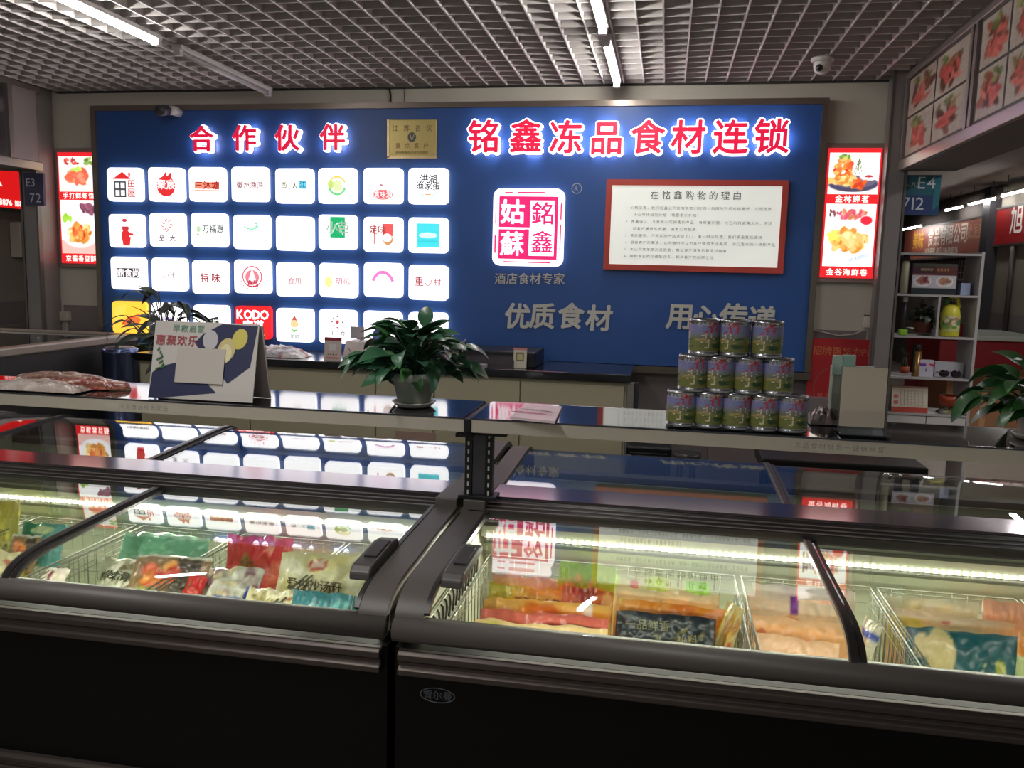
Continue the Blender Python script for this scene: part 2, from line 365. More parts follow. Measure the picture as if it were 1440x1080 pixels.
# seal emblem
c0 = A(742.5, 320, y=5.26); sw, sh = .445, .475
seal = thing('seal_emblem', 'square pink and white glowing seal emblem with four carved characters', 'emblem', (c0.x, 5.3, c0.z-sh/2))
fr = Fr((c0.x, 5.30, c0.z)); mb = MB().rbox(fr, sw, sh, .05, 0.0, .04, M((250, 240, 248), .4, 0, 1.5)); mb.build('lightbox', seal)
PK = (216, 30, 104); pr = Pr(fr.at(0, 0, .0405), .95)
pr.rect(-.185, .0, -.02, .19, PK).rect(-.185, -.195, -.02, -.012, PK)
pr.rect(-.02, .165, .185, .19, PK).rect(-.02, .0, .012, .19, PK).rect(.165, -.195, .185, .19, PK).rect(-.02, -.195, .185, -.172, PK).rect(-.02, -.195, .008, -.01, PK)
for a0, b0, a1, b1 in ((-.15, .208, -.1, .216), (-.07, .208, .1, .217), (-.15, -.216, -.05, -.209), (.0, -.217, .15, -.208), (-.208, .02, -.2, .13), (-.21, -.16, -.2, -.05), (.2, .05, .209, .15), (.2, -.14, .208, .02)): pr.rect(a0, b0, a1, b1, PK)
WH = (252, 246, 250)
pr.txt('姑', -.102, .093, .155, WH, off=.03).txt('蘇', -.102, -.103, .155, WH, off=.022).txt('銘', .088, .085, .145, PK, off=.018).txt('鑫', .088, -.09, .145, PK, off=.012)
pr.build('printed_characters', seal)
# notice board
a = A(853, 252, y=5.27); b = A(1110, 251, y=5.27); c_ = A(850, 379, y=5.27); nb = ((a.x+b.x)/2, (a.z+c_.z)/2, b.x-a.x, a.z-c_.z)
nt_ = thing('notice_board', 'white illuminated notice with small grey text in a red-brown frame', 'notice board', (nb[0], 5.3, nb[1]-nb[3]/2))
fr = Fr((nb[0], 5.30, nb[1])); hw, hh = nb[2]/2, nb[3]/2; RB = M((196, 74, 62), .5, vary=.06)
for k, (q0, q1, r0, r1) in enumerate(((-hw, hw, hh-.035, hh), (-hw, hw, -hh, -hh+.035), (-hw, -hw+.035, -hh+.035, hh-.035), (hw-.035, hw, -hh+.035, hh-.035))):
    MB().fbox(fr, q0, q1, r0, r1, 0, .03, RB).build('frame_bar', nt_)
ra = Ras(70, 36, (226, 228, 220), 3); ra.noise(2); ra.panel('lit_face', fr, nb[2]-.07, nb[3]-.07, Mprint(.62, .35), nt_, c=.022)
GT = (70, 68, 66); pr = Pr(fr.at(0, 0, .023), 0, .6)
pr.txt('在铭鑫购物的理由', 0, hh-.092, .054, GT, off=.004, gap=.28)
rows = [(0, '1. 价格实惠，我们铭鑫公司批发各类门店同一品牌的产品价格最低，立足优质'), (1, '大众市场诚信价格（需要更多折扣）'), (0, '2. 质量保证，凡是本公司销售的产品，有质量问题，七日内包退换大米，无忧'), (1, '给客户满意的质量，由本公司配送'), (0, '3. 售后服务，凡购买的产品送货上门，第一时间处理，我们承诺售后调换'),
        (0, '4. 根据客户的需求，公司随时可以为客户提供专业服务，对口客户的一流新产品'), (0, '5. 本公司常年举办品尝会，推出客户满意的新品试用装'), (0, '6. 拥有专业的冷藏配送车，解决客户的后顾之忧')]
for i, (ind, s_) in enumerate(rows):
    text(pr.mb, fr.at(-hw+.125+.045*ind, hh-.168-i*.0415, .023), s_, .0225, M((104, 102, 100), .6), c=.0006, gap=.12, align='l')
pr.build('printed_text', nt_)
# brass plaque
a = A(545, 168, y=5.28); b = A(613, 222, y=5.28); pw, ph = b.x-a.x, a.z-b.z; cx, cz = (a.x+b.x)/2, (a.z+b.z)/2
pl = thing('award_plaque', 'small brass-coloured award plaque between the two groups of red characters', 'plaque', (cx, 5.3, cz-ph/2)); fr = Fr((cx, 5.3, cz))
MB().fbox(fr, -pw/2, pw/2, -ph/2, ph/2, 0, .014, M((196, 176, 112), .35, .55)).build('plate', pl, bevel=.003)
MB().fbox(fr, -pw/2-.004, pw/2+.004, -ph/2-.004, -ph/2+.012, 0, .017, M((214, 190, 150), .3, .7)).fbox(fr, -pw/2-.004, -pw/2+.01, -ph/2, ph/2, 0, .017, M((206, 186, 140), .3, .7)).build('rim', pl)
pr = Pr(fr.at(0, 0, .0145)); BR = (98, 74, 44)
pr.txt('江苏名优', 0, ph*.27, .042, BR, gap=.75).ell(0, 0.01, .028, .03, (108, 110, 104)).line([(-.014, .028), (0, -.008), (.014, .028)], .004, (210, 190, 140)).txt('重点客户', 0, -ph*.18, .036, (150, 90, 50), gap=.7).txt('苏州市食品流通协会颁发', 0, -ph*.36, .018, (120, 96, 60), gap=.1)
pr.build('engraving', pl)
# logo tiles -----------------------------------------------------------------
R_, G_, K_, W_ = (226, 48, 52), (60, 190, 110), (70, 70, 78), (255, 250, 250)
def t_house(p):
    p.poly([(-.09, .035), (.05, .035), (-.015, .085)], R_).rect(.03, .05, .045, .08, R_); p.rect(-.078, -.085, .012, .022, K_)
    for a in (-.068, -.028):
        for b in (-.075, -.026): p.rect(a, b, a+.03, b+.038, W_)
    p.txt('田', .05, .005, .05, (236, 110, 110)).txt('屋', .05, -.055, .055, (236, 110, 110))
def t_round(p): p.ell(0, -.01, .068, .068, R_).poly([(-.03, .04), (0, .085), (.01, .055), (.04, .085), (.045, .04)], R_).txt('聚宸', 0, 0, .06, W_, off=.02).ring(0, -.01, .068, .068, .003, (200, 60, 60))
def t_bar(p): p.rect(-.09, -.03, .09, .015, (240, 150, 120)).txt('三沐塘', 0, -.007, .052, (214, 50, 50), off=.02).rect(-.09, -.042, .09, -.036, (236, 150, 120))
def t_pale(s_, c): return lambda p: p.txt(s_, 0, -.005, .042, c)
def t_west(p): p.rect(.03, -.02, .088, .035, (120, 215, 240)).txt('西', -.07, .005, .036, (120, 120, 60)).txt('人', .005, .0, .036, (110, 120, 60)).txt('江', .06, .008, .04, (30, 150, 190)).ell(-.03, -.015, .006, .006, (90, 170, 200))
def t_green(p): p.ring(0, 0, .062, .062, .012, (226, 210, 90), 20, 170).ring(0, 0, .062, .062, .016, (120, 215, 140), 190, 350).ell(0, 0, .034, .04, (226, 240, 180)).ell(-.045, .01, .02, .028, (200, 226, 120))
def t_oval(p): p.ell(0, -.055, .07, .032, (216, 60, 70)).ring(0, -.055, .063, .026, .003, W_).txt('真味源', 0, -.055, .036, W_, off=.01).rect(-.025, .045, .02, .049, (190, 150, 150)).ell(-.01, .005, .012, .006, (190, 120, 130))
def t_lake(p): p.txt('洪湖', 0, .045, .05, (80, 90, 96)).txt('渔家蛋', 0, .0, .046, (80, 90, 96)).ring(0, -.03, .06, .035, .005, (90, 190, 170), 190, 350).rect(-.02, -.055, .02, -.048, (236, 140, 80))
def t_chef(p): p.ell(-.01, .07, .02, .012, (206, 80, 86)).rect(-.03, .005, .02, .03, (200, 60, 66)).ell(-.005, -.03, .032, .04, R_).poly([(-.035, -.04), (.035, -.04), (.025, -.1), (-.025, -.1)], R_).line([(.02, -.02), (.055, -.025)], .014, R_)
def t_swirl(p):
    for k in range(8):
        a = k*math.pi/4; p.line([(.018*math.cos(a), .03+.018*math.sin(a)), (.032*math.cos(a+.4), .03+.032*math.sin(a+.4)), (.044*math.cos(a-.1), .03+.044*math.sin(a-.1))], .006, (190, 96, 96))
    p.txt('至', -.04, -.055, .04, (110, 90, 96)).txt('大', .04, -.055, .04, (110, 90, 96))
def t_wan(p): p.txt('万福惠', .028, .008, .046, (90, 110, 100)); p.ell(-.075, .005, .016, .022, (200, 226, 190)).ell(-.08, -.03, .012, .01, (190, 220, 180))
def t_swoosh(p): p.ring(0, .045, .055, .03, .008, (100, 214, 160), 190, 350).line([(.02, .06), (.045, .05), (.03, .03)], .008, (110, 214, 170))
def t_faint(p): p.rect(.01, .02, .022, .025, (160, 160, 150)).ell(0, -.02, .03, .01, (250, 244, 240))
def t_gblock(p): p.rect(-.05, -.035, .052, .098, (30, 176, 110)).txt('小芭', 0, .03, .07, (214, 246, 226)).line([(-.04, -.01), (.0, .06), (.04, -.02)], .006, (214, 246, 226)).rect(-.02, -.07, -.015, -.055, (150, 200, 180)).rect(.0, -.075, .02, -.07, (150, 200, 180))
def t_redsq(p): p.rect(.0, -.01, .068, .07, (232, 90, 88)).txt('足味', -.035, .03, .05, (206, 84, 84)).rect(-.06, -.06, -.05, .06, (226, 120, 110)).ell(.035, -.03, .034, .036, (206, 150, 100)).ell(.03, -.02, .03, .028, W_)
def t_cyan(p): p.rect(-.072, -.075, .075, .075, (70, 220, 232)).ell(0, .0, .06, .018, (214, 248, 248)).rect(-.065, -.045, .068, -.03, (60, 200, 214))
def t_dark(s_, a=0): return lambda p: p.rect(-.085, -.03, .085, .035, (66, 66, 70)).txt(s_, 0, .003, .05, W_, off=.02)
def t_te(p): p.txt('特味', 0, -.005, .058, (206, 76, 84), gap=.25).ring(0, 0, .085, .05, .004, (190, 200, 150), 60, 250)
def t_badge(p):
    p.ring(0, 0, .072, .072, .009, (226, 90, 110)).ell(0, -.005, .05, .05, (236, 130, 146)).poly([(-.03, -.03), (0, .055), (.03, -.03)], W_).txt('渔品', 0, -.045, .04, (216, 50, 76))
    for k in range(16): a = k*math.pi/8; p.ell(.084*math.cos(a), .084*math.sin(a), .005, .004, (236, 120, 136), n=8)
def t_pinkf(p): p.txt('食用', 0, -.01, .042, (236, 176, 186)).rect(-.03, .03, .03, .033, (246, 214, 214))
def t_yel(p): p.ell(-.065, -.01, .028, .035, (242, 238, 160)).txt('明花', .03, -.005, .042, (226, 130, 150)).line([(.05, .0), (.09, -.02)], .004, (206, 90, 100))
def t_arch(p): p.ring(0, -.05, .085, .11, .022, (236, 130, 206), 25, 155).rect(-.03, .05, .03, .058, (236, 120, 190)).rect(-.025, -.03, .025, -.024, (206, 150, 226))
def t_vil(p): p.txt('重', -.06, .005, .055, (206, 90, 104)).ring(0, .02, .026, .04, .006, (214, 90, 100), 180, 360).txt('村', .06, .005, .045, (226, 150, 156))
def t_fire(p): p.poly([(-.11, .06), (-.02, .09), (-.04, 0), (-.11, -.03)], (252, 226, 90)).ell(.02, -.03, .07, .03, (240, 120, 60), .3).line([(-.06, -.05), (.0, .0), (.08, .02)], .012, (220, 70, 40)).ell(0, -.03, .02, .012, (90, 50, 40))
def t_fresh(p): p.poly([(-.08, -.05), (.06, -.02), (.055, .035), (-.085, .005)], (54, 62, 58)).txt('鲜之汇', -.012, -.008, .042, W_, off=.02)
def t_kodo(p): p.txt('KODO', 0, .055, .074, W_, off=.03, sx=.9).txt('客道', 0, -.02, .066, W_, off=.03).rect(-.07, -.085, -.055, -.075, (255, 200, 90)).rect(-.03, -.085, .085, -.077, (255, 200, 90))
def t_fruit(p): p.poly([(-.02, .03), (.0, .07), (.02, .03)], (190, 90, 70)).ell(0, .01, .03, .025, (250, 214, 160)).poly([(-.03, -.02), (0, -.05), (.03, -.02), (0, -.03)], (130, 206, 110)).txt('果鲜', 0, -.075, .03, (170, 190, 190))
def t_dots(p):
    p.ell(0, .03, .013, .013, (200, 80, 90))
    for k in range(8): a = k*math.pi/4; p.ell(.036*math.cos(a), .03+.036*math.sin(a), .006, .006, (160, 80, 90), n=8)
    p.txt('浦江食', 0, -.045, .034, (190, 190, 196))
def t_whale(p): p.ring(0, -.045, .062, .062, .01, (226, 80, 70), 10, 170).ell(-.01, -.055, .058, .062, (58, 64, 112), t0=0, t1=180).rect(-.03, .03, .03, .045, (240, 120, 100)).line([(.05, -.04), (.085, .005)], .008, (200, 90, 80)).rect(-.068, -.1, .048, -.055, (58, 64, 112))
def t_blank(p): p.rect(.04, .02, .045, .024, (240, 236, 200))
tiles = [[('red-roofed house with a grey window', t_house), ('solid red ball with white characters', t_round), ('orange band holding red characters', t_bar), ('row of thin brownish red characters', t_pale('徽州渔港', (176, 110, 120))), ('olive characters beside a light blue patch', t_west), ('yellow and green ring', t_green), ('red oval low on the white', t_oval), ('dark characters over a thin green curve', t_lake)],
 [('small red chef figure', t_chef), ('reddish swirl over two dark characters', t_swirl), ('grey-green characters beside pale leaves', t_wan), ('thin green swoosh', t_swoosh), ('almost empty white face with one grey fleck', t_faint), ('solid green block with white strokes', t_gblock), ('red square, red strokes and a brown bowl shape', t_redsq), ('cyan square', t_cyan)],
 [('dark grey bar with white characters', t_dark('鼎食尚')), ('faint grey strokes behind plant leaves', t_pale('小汁', (200, 190, 186))), ('two red characters with a green arc', t_te), ('round dotted pink badge', t_badge), ('two very pale pink characters', t_pinkf), ('pale yellow spot and pink characters', t_yel), ('bright pink arch', t_arch), ('thin red characters and a red bowl outline', t_vil)],
 [('orange and yellow flame picture', t_fire), ('purple-speckled face mostly behind plant leaves', t_pale('园味', (150, 90, 200))), ('tilted black bar behind the tent card', t_fresh), ('red face with the white word KODO', t_kodo), ('small fruit emblem over pale characters', t_fruit), ('ring of red dots around a centre dot', t_dots), ('dark blue dome with a red outline', t_whale), ('blank white face behind the broad plant', t_blank)]]
tx0, txp, tz0, tzp = -3.757, .3032, 2.230, .300
LITW = M((255, 252, 253), .4, 0, TILE_E)

rnd = random.Random(3)
for r_, row in enumerate(tiles):
    for c2, (desc, fn) in enumerate(row):
        w_, h_ = .258, .222
        cx = tx0+c2*txp+w_/2+rnd.uniform(-.005, .005); cz = tz0-r_*tzp-h_/2+rnd.uniform(-.008, .008)
        fr = Fr((cx, 5.30, cz), (1, 0, rnd.uniform(-.012, .012)), (0, 0, 1))
        nm = ('top', 'second', 'third', 'bottom')[r_]
        t = thing('logo_light_box', 'light box showing %s, %s row' % (desc, nm) if (r_, c2) not in ((3, 3), (3, 0)) else 'light box showing %s, %s row' % (desc, nm), 'light box', (cx, 5.3, cz-h_/2), group='rows of partner logo light boxes on the blue board')
        face = LITW if (r_, c2) not in ((3, 3), (3, 0)) else (M((232, 40, 46), .4, 0, 1.0) if c2 == 3 else M((250, 190, 60), .4, 0, 1.3))
        MB().rbox(fr, w_, h_, .028, 0, .03, face).build('lit_housing', t)
        p = Pr(fr.at(0, 0, 0.0302), .9 if (r_, c2) not in ((3, 3),) else 1.6)
        p.bold = True; p.et = 1.2 if (r_, c2) == (3, 3) else .34; fn(p); p.build('printed_logo', t)
# ------------------------------------------------------------------ food light boxes left and right of the board
def lightbox(px, label, cap1, cap2, left):
    a, b, c3, d = [A(*q, y=5.31) for q in px]
    x0, x1 = (a.x+c3.x)/2, (b.x+d.x)/2; z1, z0 = (a.z+b.z)/2, (c3.z+d.z)/2; w_, h_ = x1-x0, z1-z0
    t = thing('menu_light_box', label, 'light box', ((x0+x1)/2, YW, z0)); fr = Fr(((x0+x1)/2, 5.36, (z0+z1)/2))
    MB().fbox(fr, -w_/2-.03, w_/2+.03, -h_/2-.03, h_/2+.03, .0, .03, M((150, 142, 134), .4, .4)).build('housing', t, bevel=.006)
    MB().fbox(fr, -w_/2, w_/2, -h_/2, h_/2, .03, .042, M((228, 36, 44), .4, 0, 1.0)).build('lit_face', t)
    g = fr.at(0, 0, .0425)
    r1 = Ras(64, 56, (252, 244, 238), 5)
    if left:
        r1.rect(0, 0, 1, 1, (246, 222, 214)); dish(r1, .35, .83, .34, .15, (244, 238, 236), RD, 14); r1.blobs(10, .85, .85, .12, .1, GR, (.02, .05)); dish(r1, .5, .4, .46, .34, (246, 240, 232), [(230, 110, 80), (240, 140, 110), (214, 90, 66)], 40, size=(.05, .09)); r1.blobs(6, .45, .66, .16, .05, [(190, 220, 100)], (.03, .05))
    else:
        r1.ell(.5, .25, .5, .2, (70, 66, 92)); r1.ell(.5, .3, .44, .15, (96, 92, 116)); r1.blobs(50, .3, .62, .17, .25, OR, (.03, .06), 1.1); r1.blobs(8, .3, .9, .1, .05, GR, (.02, .04)); r1.blobs(30, .3, .32, .3, .1, GD, (.03, .06)); r1.ell(.8, .42, .18, .09, (240, 226, 226)); r1.ell(.8, .43, .08, .03, (170, 40, 50))
        for q in range(5): r1.ell(.55+q*.02, .7, .006, .24, (90, 110, 70), rot=-.25+.1*q)
        r1.blobs(14, .6, .25, .1, .06, OR, (.03, .06), 2.2)
    h1 = h_*.315; r1.panel('dish_picture', g.at(0, h_/2-h_*.035-h1/2), w_*.94, h1, Mprint(1.25), t)
    r2 = Ras(64, 96, (253, 250, 248), 6)
    if left:
        r2.rect(0, 0, 1, .25, (226, 180, 170)); r2.blobs(12, .75, .85, .22, .08, [(150, 90, 110), (120, 70, 90)], (.03, .06)); r2.blobs(8, .15, .64, .12, .05, [(150, 200, 60)], (.03, .05)); dish(r2, .5, .35, .48, .24, (240, 236, 234), GD, 60, size=(.03, .07)); r2.blobs(20, .5, .4, .2, .1, OR, (.02, .05))
    else:
        dish(r2, .55, .82, .45, .09, (246, 230, 232), [(216, 90, 110), (190, 120, 80), (236, 150, 140)], 24); r2.ell(.82, .74, .12, .07, (226, 40, 60)); r2.blobs(6, .16, .85, .1, .04, [(120, 60, 70)], (.015, .03)); r2.blobs(80, .5, .42, .36, .16, GD, (.03, .065)); r2.blobs(16, .2, .5, .1, .08, [(226, 206, 90)], (.02, .05))
        for q in range(3): r2.ell(.7, .12+q*.02, .35, .006, (150, 170, 210), rot=.25)
    h2 = h_*.485; r2.panel('dish_picture', g.at(0, -h_/2+h_*.09+h2/2), w_*.94, h2, Mprint(1.25), t)
    mb = MB(); mb2 = MB(); text(mb, g.at(0, h_/2-h_*.035-h1-h_*.0375), cap1, w_*.15, M((255, 250, 240), .4, 0, 1.4), off=.012, gap=.1); text(mb2, g.at(0, -h_/2+h_*.045), cap2, w_*.145, M((255, 250, 240), .4, 0, 1.4), off=.012, gap=.1); mb.build('caption', t); mb2.build('caption', t)
lightbox(((1163, 207), (1239, 209), (1156, 390), (1230, 392)), 'vertical red-edged food light box right of the blue board', '金林蝉茗', '金谷海鲜卷', False)
lightbox(((79, 214), (134, 214), (86, 370), (141, 371)), 'vertical red-edged food light box left of the blue board', '手打鲜虾饼', '京酱香豆酥', True)
# ------------------------------------------------------------------ fascias with meat pictures over the openings
def fascia(side):
    if side == 'right':
        xf, ys, r, zb = 1.25, [(5.17, 4.10), (4.08, 3.0), (2.98, 1.9)], (0, -1, 0), 2.235; lab = 'overhead fascia of framed meat photographs over the right opening'
    else:
        xf, ys, r, zb = -4.17, [(3.0, 4.05), (4.08, 4.93)], (0, 1, 0), 2.215; lab = 'overhead fascia of dim framed fish pictures over the left opening'
    t = thing('sign_fascia', lab, 'sign', (xf, 4.0, zb))
    s = 1 if side == 'right' else -1
    AL = M((176, 166, 160), .3, .8)
    mb = MB().box(xf+s*.03, xf+s*.30, .8, 5.18, zb-.02, zb, M((112, 104, 98), .6)).build('soffit', t)
    MB().box(xf, xf+s*.03, .8, 5.18, zb-.02, zb+.035, AL).build('bottom_rail', t, bevel=.004)
    MB().box(xf, xf+s*.03, .8, 5.18, 2.705, 2.74, AL).build('top_rail', t, bevel=.004)
    for j, (y0, y1) in enumerate(ys):
        yc = (y0+y1)/2; wd = abs(y1-y0); fr = Fr((xf, yc, (zb+.035+2.705)/2), r); hh = (2.705-zb-.035)/2
        MB().fbox(fr, -wd/2, wd/2, -hh, hh, -.03, -.012, M((62, 56, 54), .5)).build('backing_board', t)
        for q in (-1, 1): MB().fbox(fr, q*wd/2-q*.0, q*wd/2-q*.035, -hh, hh, -.03, 0, AL).build('mullion', t)
        cols = 3 if side == 'right' and j > 0 else 2
        pw_ = (wd-.11)/cols-.02
        for ci in range(cols):
            for ri in range(2):
                rs = Ras(26, 26, (176, 164, 150), 10+j*9+ci*2+ri)
                if side == 'right':
                    rs.blobs(9, .5, .5, .32, .3, [(110, 60, 48), (150, 78, 60), (96, 46, 40)], (.05, .12), 2.4); rs.blobs(8, .5, .45, .28, .25, [(186, 74, 66), (206, 104, 92)], (.03, .09), 3.0); rs.blobs(7, .5, .8, .35, .12, [(96, 112, 60), (140, 140, 80)], (.03, .07)); rs.noise(10)
                else:
                    rs = Ras(26, 26, (52, 46, 46), 20+ci*2+ri); rs.blobs(10, .5, .4, .4, .25, [(110, 98, 96), (90, 80, 82), (70, 62, 64)], (.08, .18)); rs.blobs(3, .3, .1, .2, .05, [(150, 60, 60)], (.03, .06))
                rs.panel('picture', fr.at(-wd/2+.055+(ci+.5)*(wd-.11)/cols, (-.5 if ri else .5)*hh*.96, -.011), pw_, hh*.9, Mprint(0.0, .3, .3), t)
    if side == 'right':
        # cable tray / frame above the soffit
        MB().box(xf+.03, xf+.06, .8, 5.18, zb+.0, 2.74, M((70, 64, 62), .6)).build('back_plate', t)
    else:
        MB().box(xf-.06, xf-.03, .8, 5.18, zb+.0, 2.74, M((70, 64, 62), .6)).build('back_plate', t)
        MB().box(xf-.03, xf, 4.93, 5.14, zb+.035, 2.705, M((140, 130, 128), .5)).build('end_panel', t)
fascia('right'); fascia('left')
# ------------------------------------------------------------------ fluorescent battens under the ceiling grid
def batten(x, y0, y1, z, lit, label, e=None, w=.05):
    t = thing('fluorescent_batten', label, 'ceiling light', (x, (y0+y1)/2, z), group=None)
    HS = M((196, 192, 188), .45)
    MB().box(x-w/2, x+w/2, y0, y1, z+.012, z+.036, HS).build('housing', t, bevel=.004)
    MB().tube([(x, y0+.035, z), (x, y1-.035, z)], .0145, M((255, 252, 248), .4, 0, e or TUBE_E) if lit else M((176, 172, 170), .3), 10).build('tube', t)
    for yy in (y0, y1-.035): MB().box(x-.02, x+.02, yy, yy+.035, z-.018, z+.014, HS).build('end_cap', t, bevel=.003)
    for yy in (y0+.2, y1-.2): MB().box(x-.003, x+.003, yy, yy+.02, z+.036, 2.745 if x < 1.3 else 3.0, DSTEEL).build('hanger', t)
batten(-2.58, 2.95, 4.06, 2.70, True, 'lit fluorescent tube at the upper left of the grid ceiling')
batten(-2.58, 4.22, 5.27, 2.70, False, 'unlit white batten next to the lit tube at upper left', w=.06)
batten(-.34, 3.0, 4.06, 2.70, True, 'nearer of the two bright tubes in line above the red characters')
batten(-.34, 4.22, 5.16, 2.70, True, 'farther of the two bright tubes in line, ending near the blue board')
# ------------------------------------------------------------------ security cameras
t = thing('bullet_camera', 'small dark bullet security camera on the top frame of the blue board', 'camera', A(232, 152, y=5.15))
p = A(226, 154, y=5.12); MB().tube([(p.x+.0, p.y-.02, p.z-.012), (p.x+.015, p.y+.05, p.z+.005)], .034, M((60, 60, 66), .4), 14).build('barrel', t)
MB().tube([(p.x+.015, p.y+.05, p.z+.005), (p.x+.03, p.y+.09, p.z+.01), (p.x+.005, 5.33, p.z+.02)], [.030, .030, .036], M((190, 186, 182), .5), 12).build('mount', t)
t = thing('dome_camera', 'white eyeball security camera hanging under the grid ceiling at upper right', 'camera', A(1157, 85, z=2.73))
p = A(1157, 82, z=2.735); MB().lathe((p.x, p.y, p.z-.02), [(.05, 0), (.058, .008), (.058, .02)], M((206, 202, 196), .4), 20).build('base', t)
MB().ball((p.x, p.y, p.z-.035), .046, M((206, 202, 196), .35), 16).build('eyeball', t)
MB().tube([(p.x-.016, p.y-.03, p.z-.05), (p.x-.024, p.y-.046, p.z-.06)], .017, M((30, 30, 34), .2), 12).build('lens', t)
# cables on the wall
mb = MB(); a = A(547, 122, y=5.35); b = A(549, 147, y=5.35); mb.tube([a, ((a.x+b.x)/2+.006, 5.352, (a.z+b.z)/2), b], .006, BLACK)
a = A(568, 122, y=5.35); b = A(569, 147, y=5.35); mb.tube([a, b], .002, BLACK); mb.build('cable', None, label='thin dark cables dropping from the ceiling above the brass plaque', cat='cable')
# wall sockets and trunking
t = thing('junction_box', 'cream junction box with trunking on the grey wall left of the blue board', 'junction box', A(94, 500, y=5.35))
a = A(86, 438, y=5.35); b = A(100, 451, y=5.35); MB().box(a.x, b.x, 5.315, 5.358, b.z, a.z, M((186, 178, 164), .5)).build('box', t, bevel=.004)
a = A(92, 451, y=5.35); b = A(98, 515, y=5.35); MB().box(a.x, b.x, 5.335, 5.358, b.z, a.z, M((186, 178, 164), .5)).build('trunking', t)
t = thing('wall_switch', 'small cream wall switch with a dark top edge right of the blue board', 'switch', A(1222, 460, y=5.35))
a = A(1215, 444, y=5.35); b = A(1230, 461, y=5.35); MB().box(a.x, b.x, 5.33, 5.358, b.z, a.z, M((206, 200, 186), .45)).build('plate', t, bevel=.004)
MB().box(a.x, b.x, 5.33, 5.356, a.z+.001, a.z+.006, M((70, 66, 64), .5)).build('label_strip', t)
for q in range(3): MB().box(a.x+.01+q*.017, a.x+.024+q*.017, 5.326, 5.33, b.z+.02, a.z-.02, M((216, 210, 198), .4)).build('rocker', t)
mb = MB(); pts = [A(x_, y_, y=5.34) for x_, y_ in ((1140, 463), (1158, 467), (1180, 472), (1200, 470), (1222, 462))]; mb.tube(pts, .0035, M((206, 204, 198), .5), 6); mb.build('cable', None, label='thin white cable sagging under the wall switch', cat='cable')
# ------------------------------------------------------------------ hanging row signs
def rowsign(label, fr, w_, h_, txts, c1, c2):
    t = thing('aisle_sign', label, 'sign', fr.P(0, -h_/2)); MB().fbox(fr, -w_/2, w_/2, -h_/2, h_/2, -.02, 0, M(c1, .4)).build('plate', t)
    p = Pr(fr.at(0, 0, .001), 0, .4); p.rect(-w_/2, -h_/2, w_/2, 0.0 if c2 else -h_/2+.002, c2 or c1)
    if c2: p.poly([(w_/2-.035, -h_/2), (w_/2, -h_/2), (w_/2, h_/2), (w_/2-.035, h_/2)], (36, 110, 124)).poly([(w_/2-.06, -h_/2), (w_/2, -h_/2), (w_/2, -h_/2+.06)], (30, 70, 110))
    for s_, a_, b_, z_ in txts: p.txt(s_, a_, b_, z_, (196, 200, 206))
    p.build('printed_text', t)
a = A(1267, 246, y=5.2); b = A(1319, 303, y=5.2)
rowsign('blue-green aisle sign reading E4 and 712 beside the right column', Fr(((a.x+b.x)/2, 5.2, (a.z+b.z)/2)), b.x-a.x, a.z-b.z, [('E4', .035, .07, .095), ('705-717', -.062, .058, .034), ('712', -.03, -.045, .10)], (36, 92, 106), (44, 60, 110))
a = A(33, 243, y=5.1); b = A(62, 289, y=5.1)
rowsign('dark blue aisle sign reading E3 and 72 in front of the red shop sign', Fr(((a.x+b.x)/2, 5.1, (a.z+b.z)/2)), b.x-a.x, a.z-b.z, [('E3', -.02, .045, .075), ('72', .012, -.055, .085)], (58, 54, 84), None)
# ------------------------------------------------------------------ the aisle seen on the right
WALLW = M((150, 142, 130), .7, vary=.05); 
def shop_sign(label, y0, y1, z0, z1, colr, texts, e, x=4.5):
    t = thing('shop_sign', label, 'sign', (x, (y0+y1)/2, z0)); fr = Fr((x, (y0+y1)/2, (z0+z1)/2), (0, -1, 0)); w_ = abs(y0-y1); h_ = z1-z0
    MB().fbox(fr, -w_/2, w_/2, -h_/2, h_/2, -.12, 0, M(colr, .45, 0, e, vary=0)).build('panel', t)
    MB().fbox(fr, -w_/2, w_/2, h_/2, h_/2+.03, -.12, .01, DSTEEL).fbox(fr, -w_/2, w_/2, -h_/2-.03, -h_/2, -.12, .01, DSTEEL).build('edging', t)
    mb = MB()
    for s_, a_, b_, z_, c in texts: text(mb, fr.at(a_, b_, .004), s_, z_, M(c, .5, 0, .12), off=.02)
    mb.build('lettering', t); return t
shop_sign('brownish red shop sign beyond the aisle, above the white shelving', 13.35, 17.7, 2.02, 2.56, (132, 72, 58), [('美味', -1.25, .06, .34, (190, 140, 50)), ('食品有限公司', .35, .08, .34, (200, 186, 170)), ('批发部', 1.7, .08, .24, (170, 120, 90)), ('冷冻调理 电话 13865108596', .1, -.17, .15, (196, 186, 170))], .12)
shop_sign('bright red shop sign at the right edge beyond the aisle', 9.5, 13.2, 2.14, 2.62, (140, 24, 26), [('旭日食品', 1.0-1.75+.4, .07, .42, (226, 216, 206)), ('1385510', -.4, -.18, .14, (226, 216, 206))], .12)
t = thing('shop_column', 'dark blue-grey column between the two far shop signs', 'column', (4.5, 13.27, 0)); MB().box(4.4, 4.6, 13.05, 13.32, 0, 2.95, M((52, 50, 56), .6)).build('shaft', t)
sh = thing('roller_shutter', 'brown grille shutter behind the white shelving unit', 'shutter', (4.55, 14.9, 0))
MB().box(4.56, 4.6, 13.4, 16.5, 0, 1.95, M((58, 44, 42), .7)).build('curtain', sh)
for q in range(17): MB().box(4.53, 4.56, 13.42, 16.4, .1+q*.11, .112+q*.11, M((150, 140, 134), .5, .4)).build('slat', sh)
mb = MB()
for q in range(24): mb.box(4.535, 4.56, 13.45+q*.125, 13.458+q*.125, .1, 1.95, M((140, 130, 124), .5, .4))
mb.build('rods', sh)
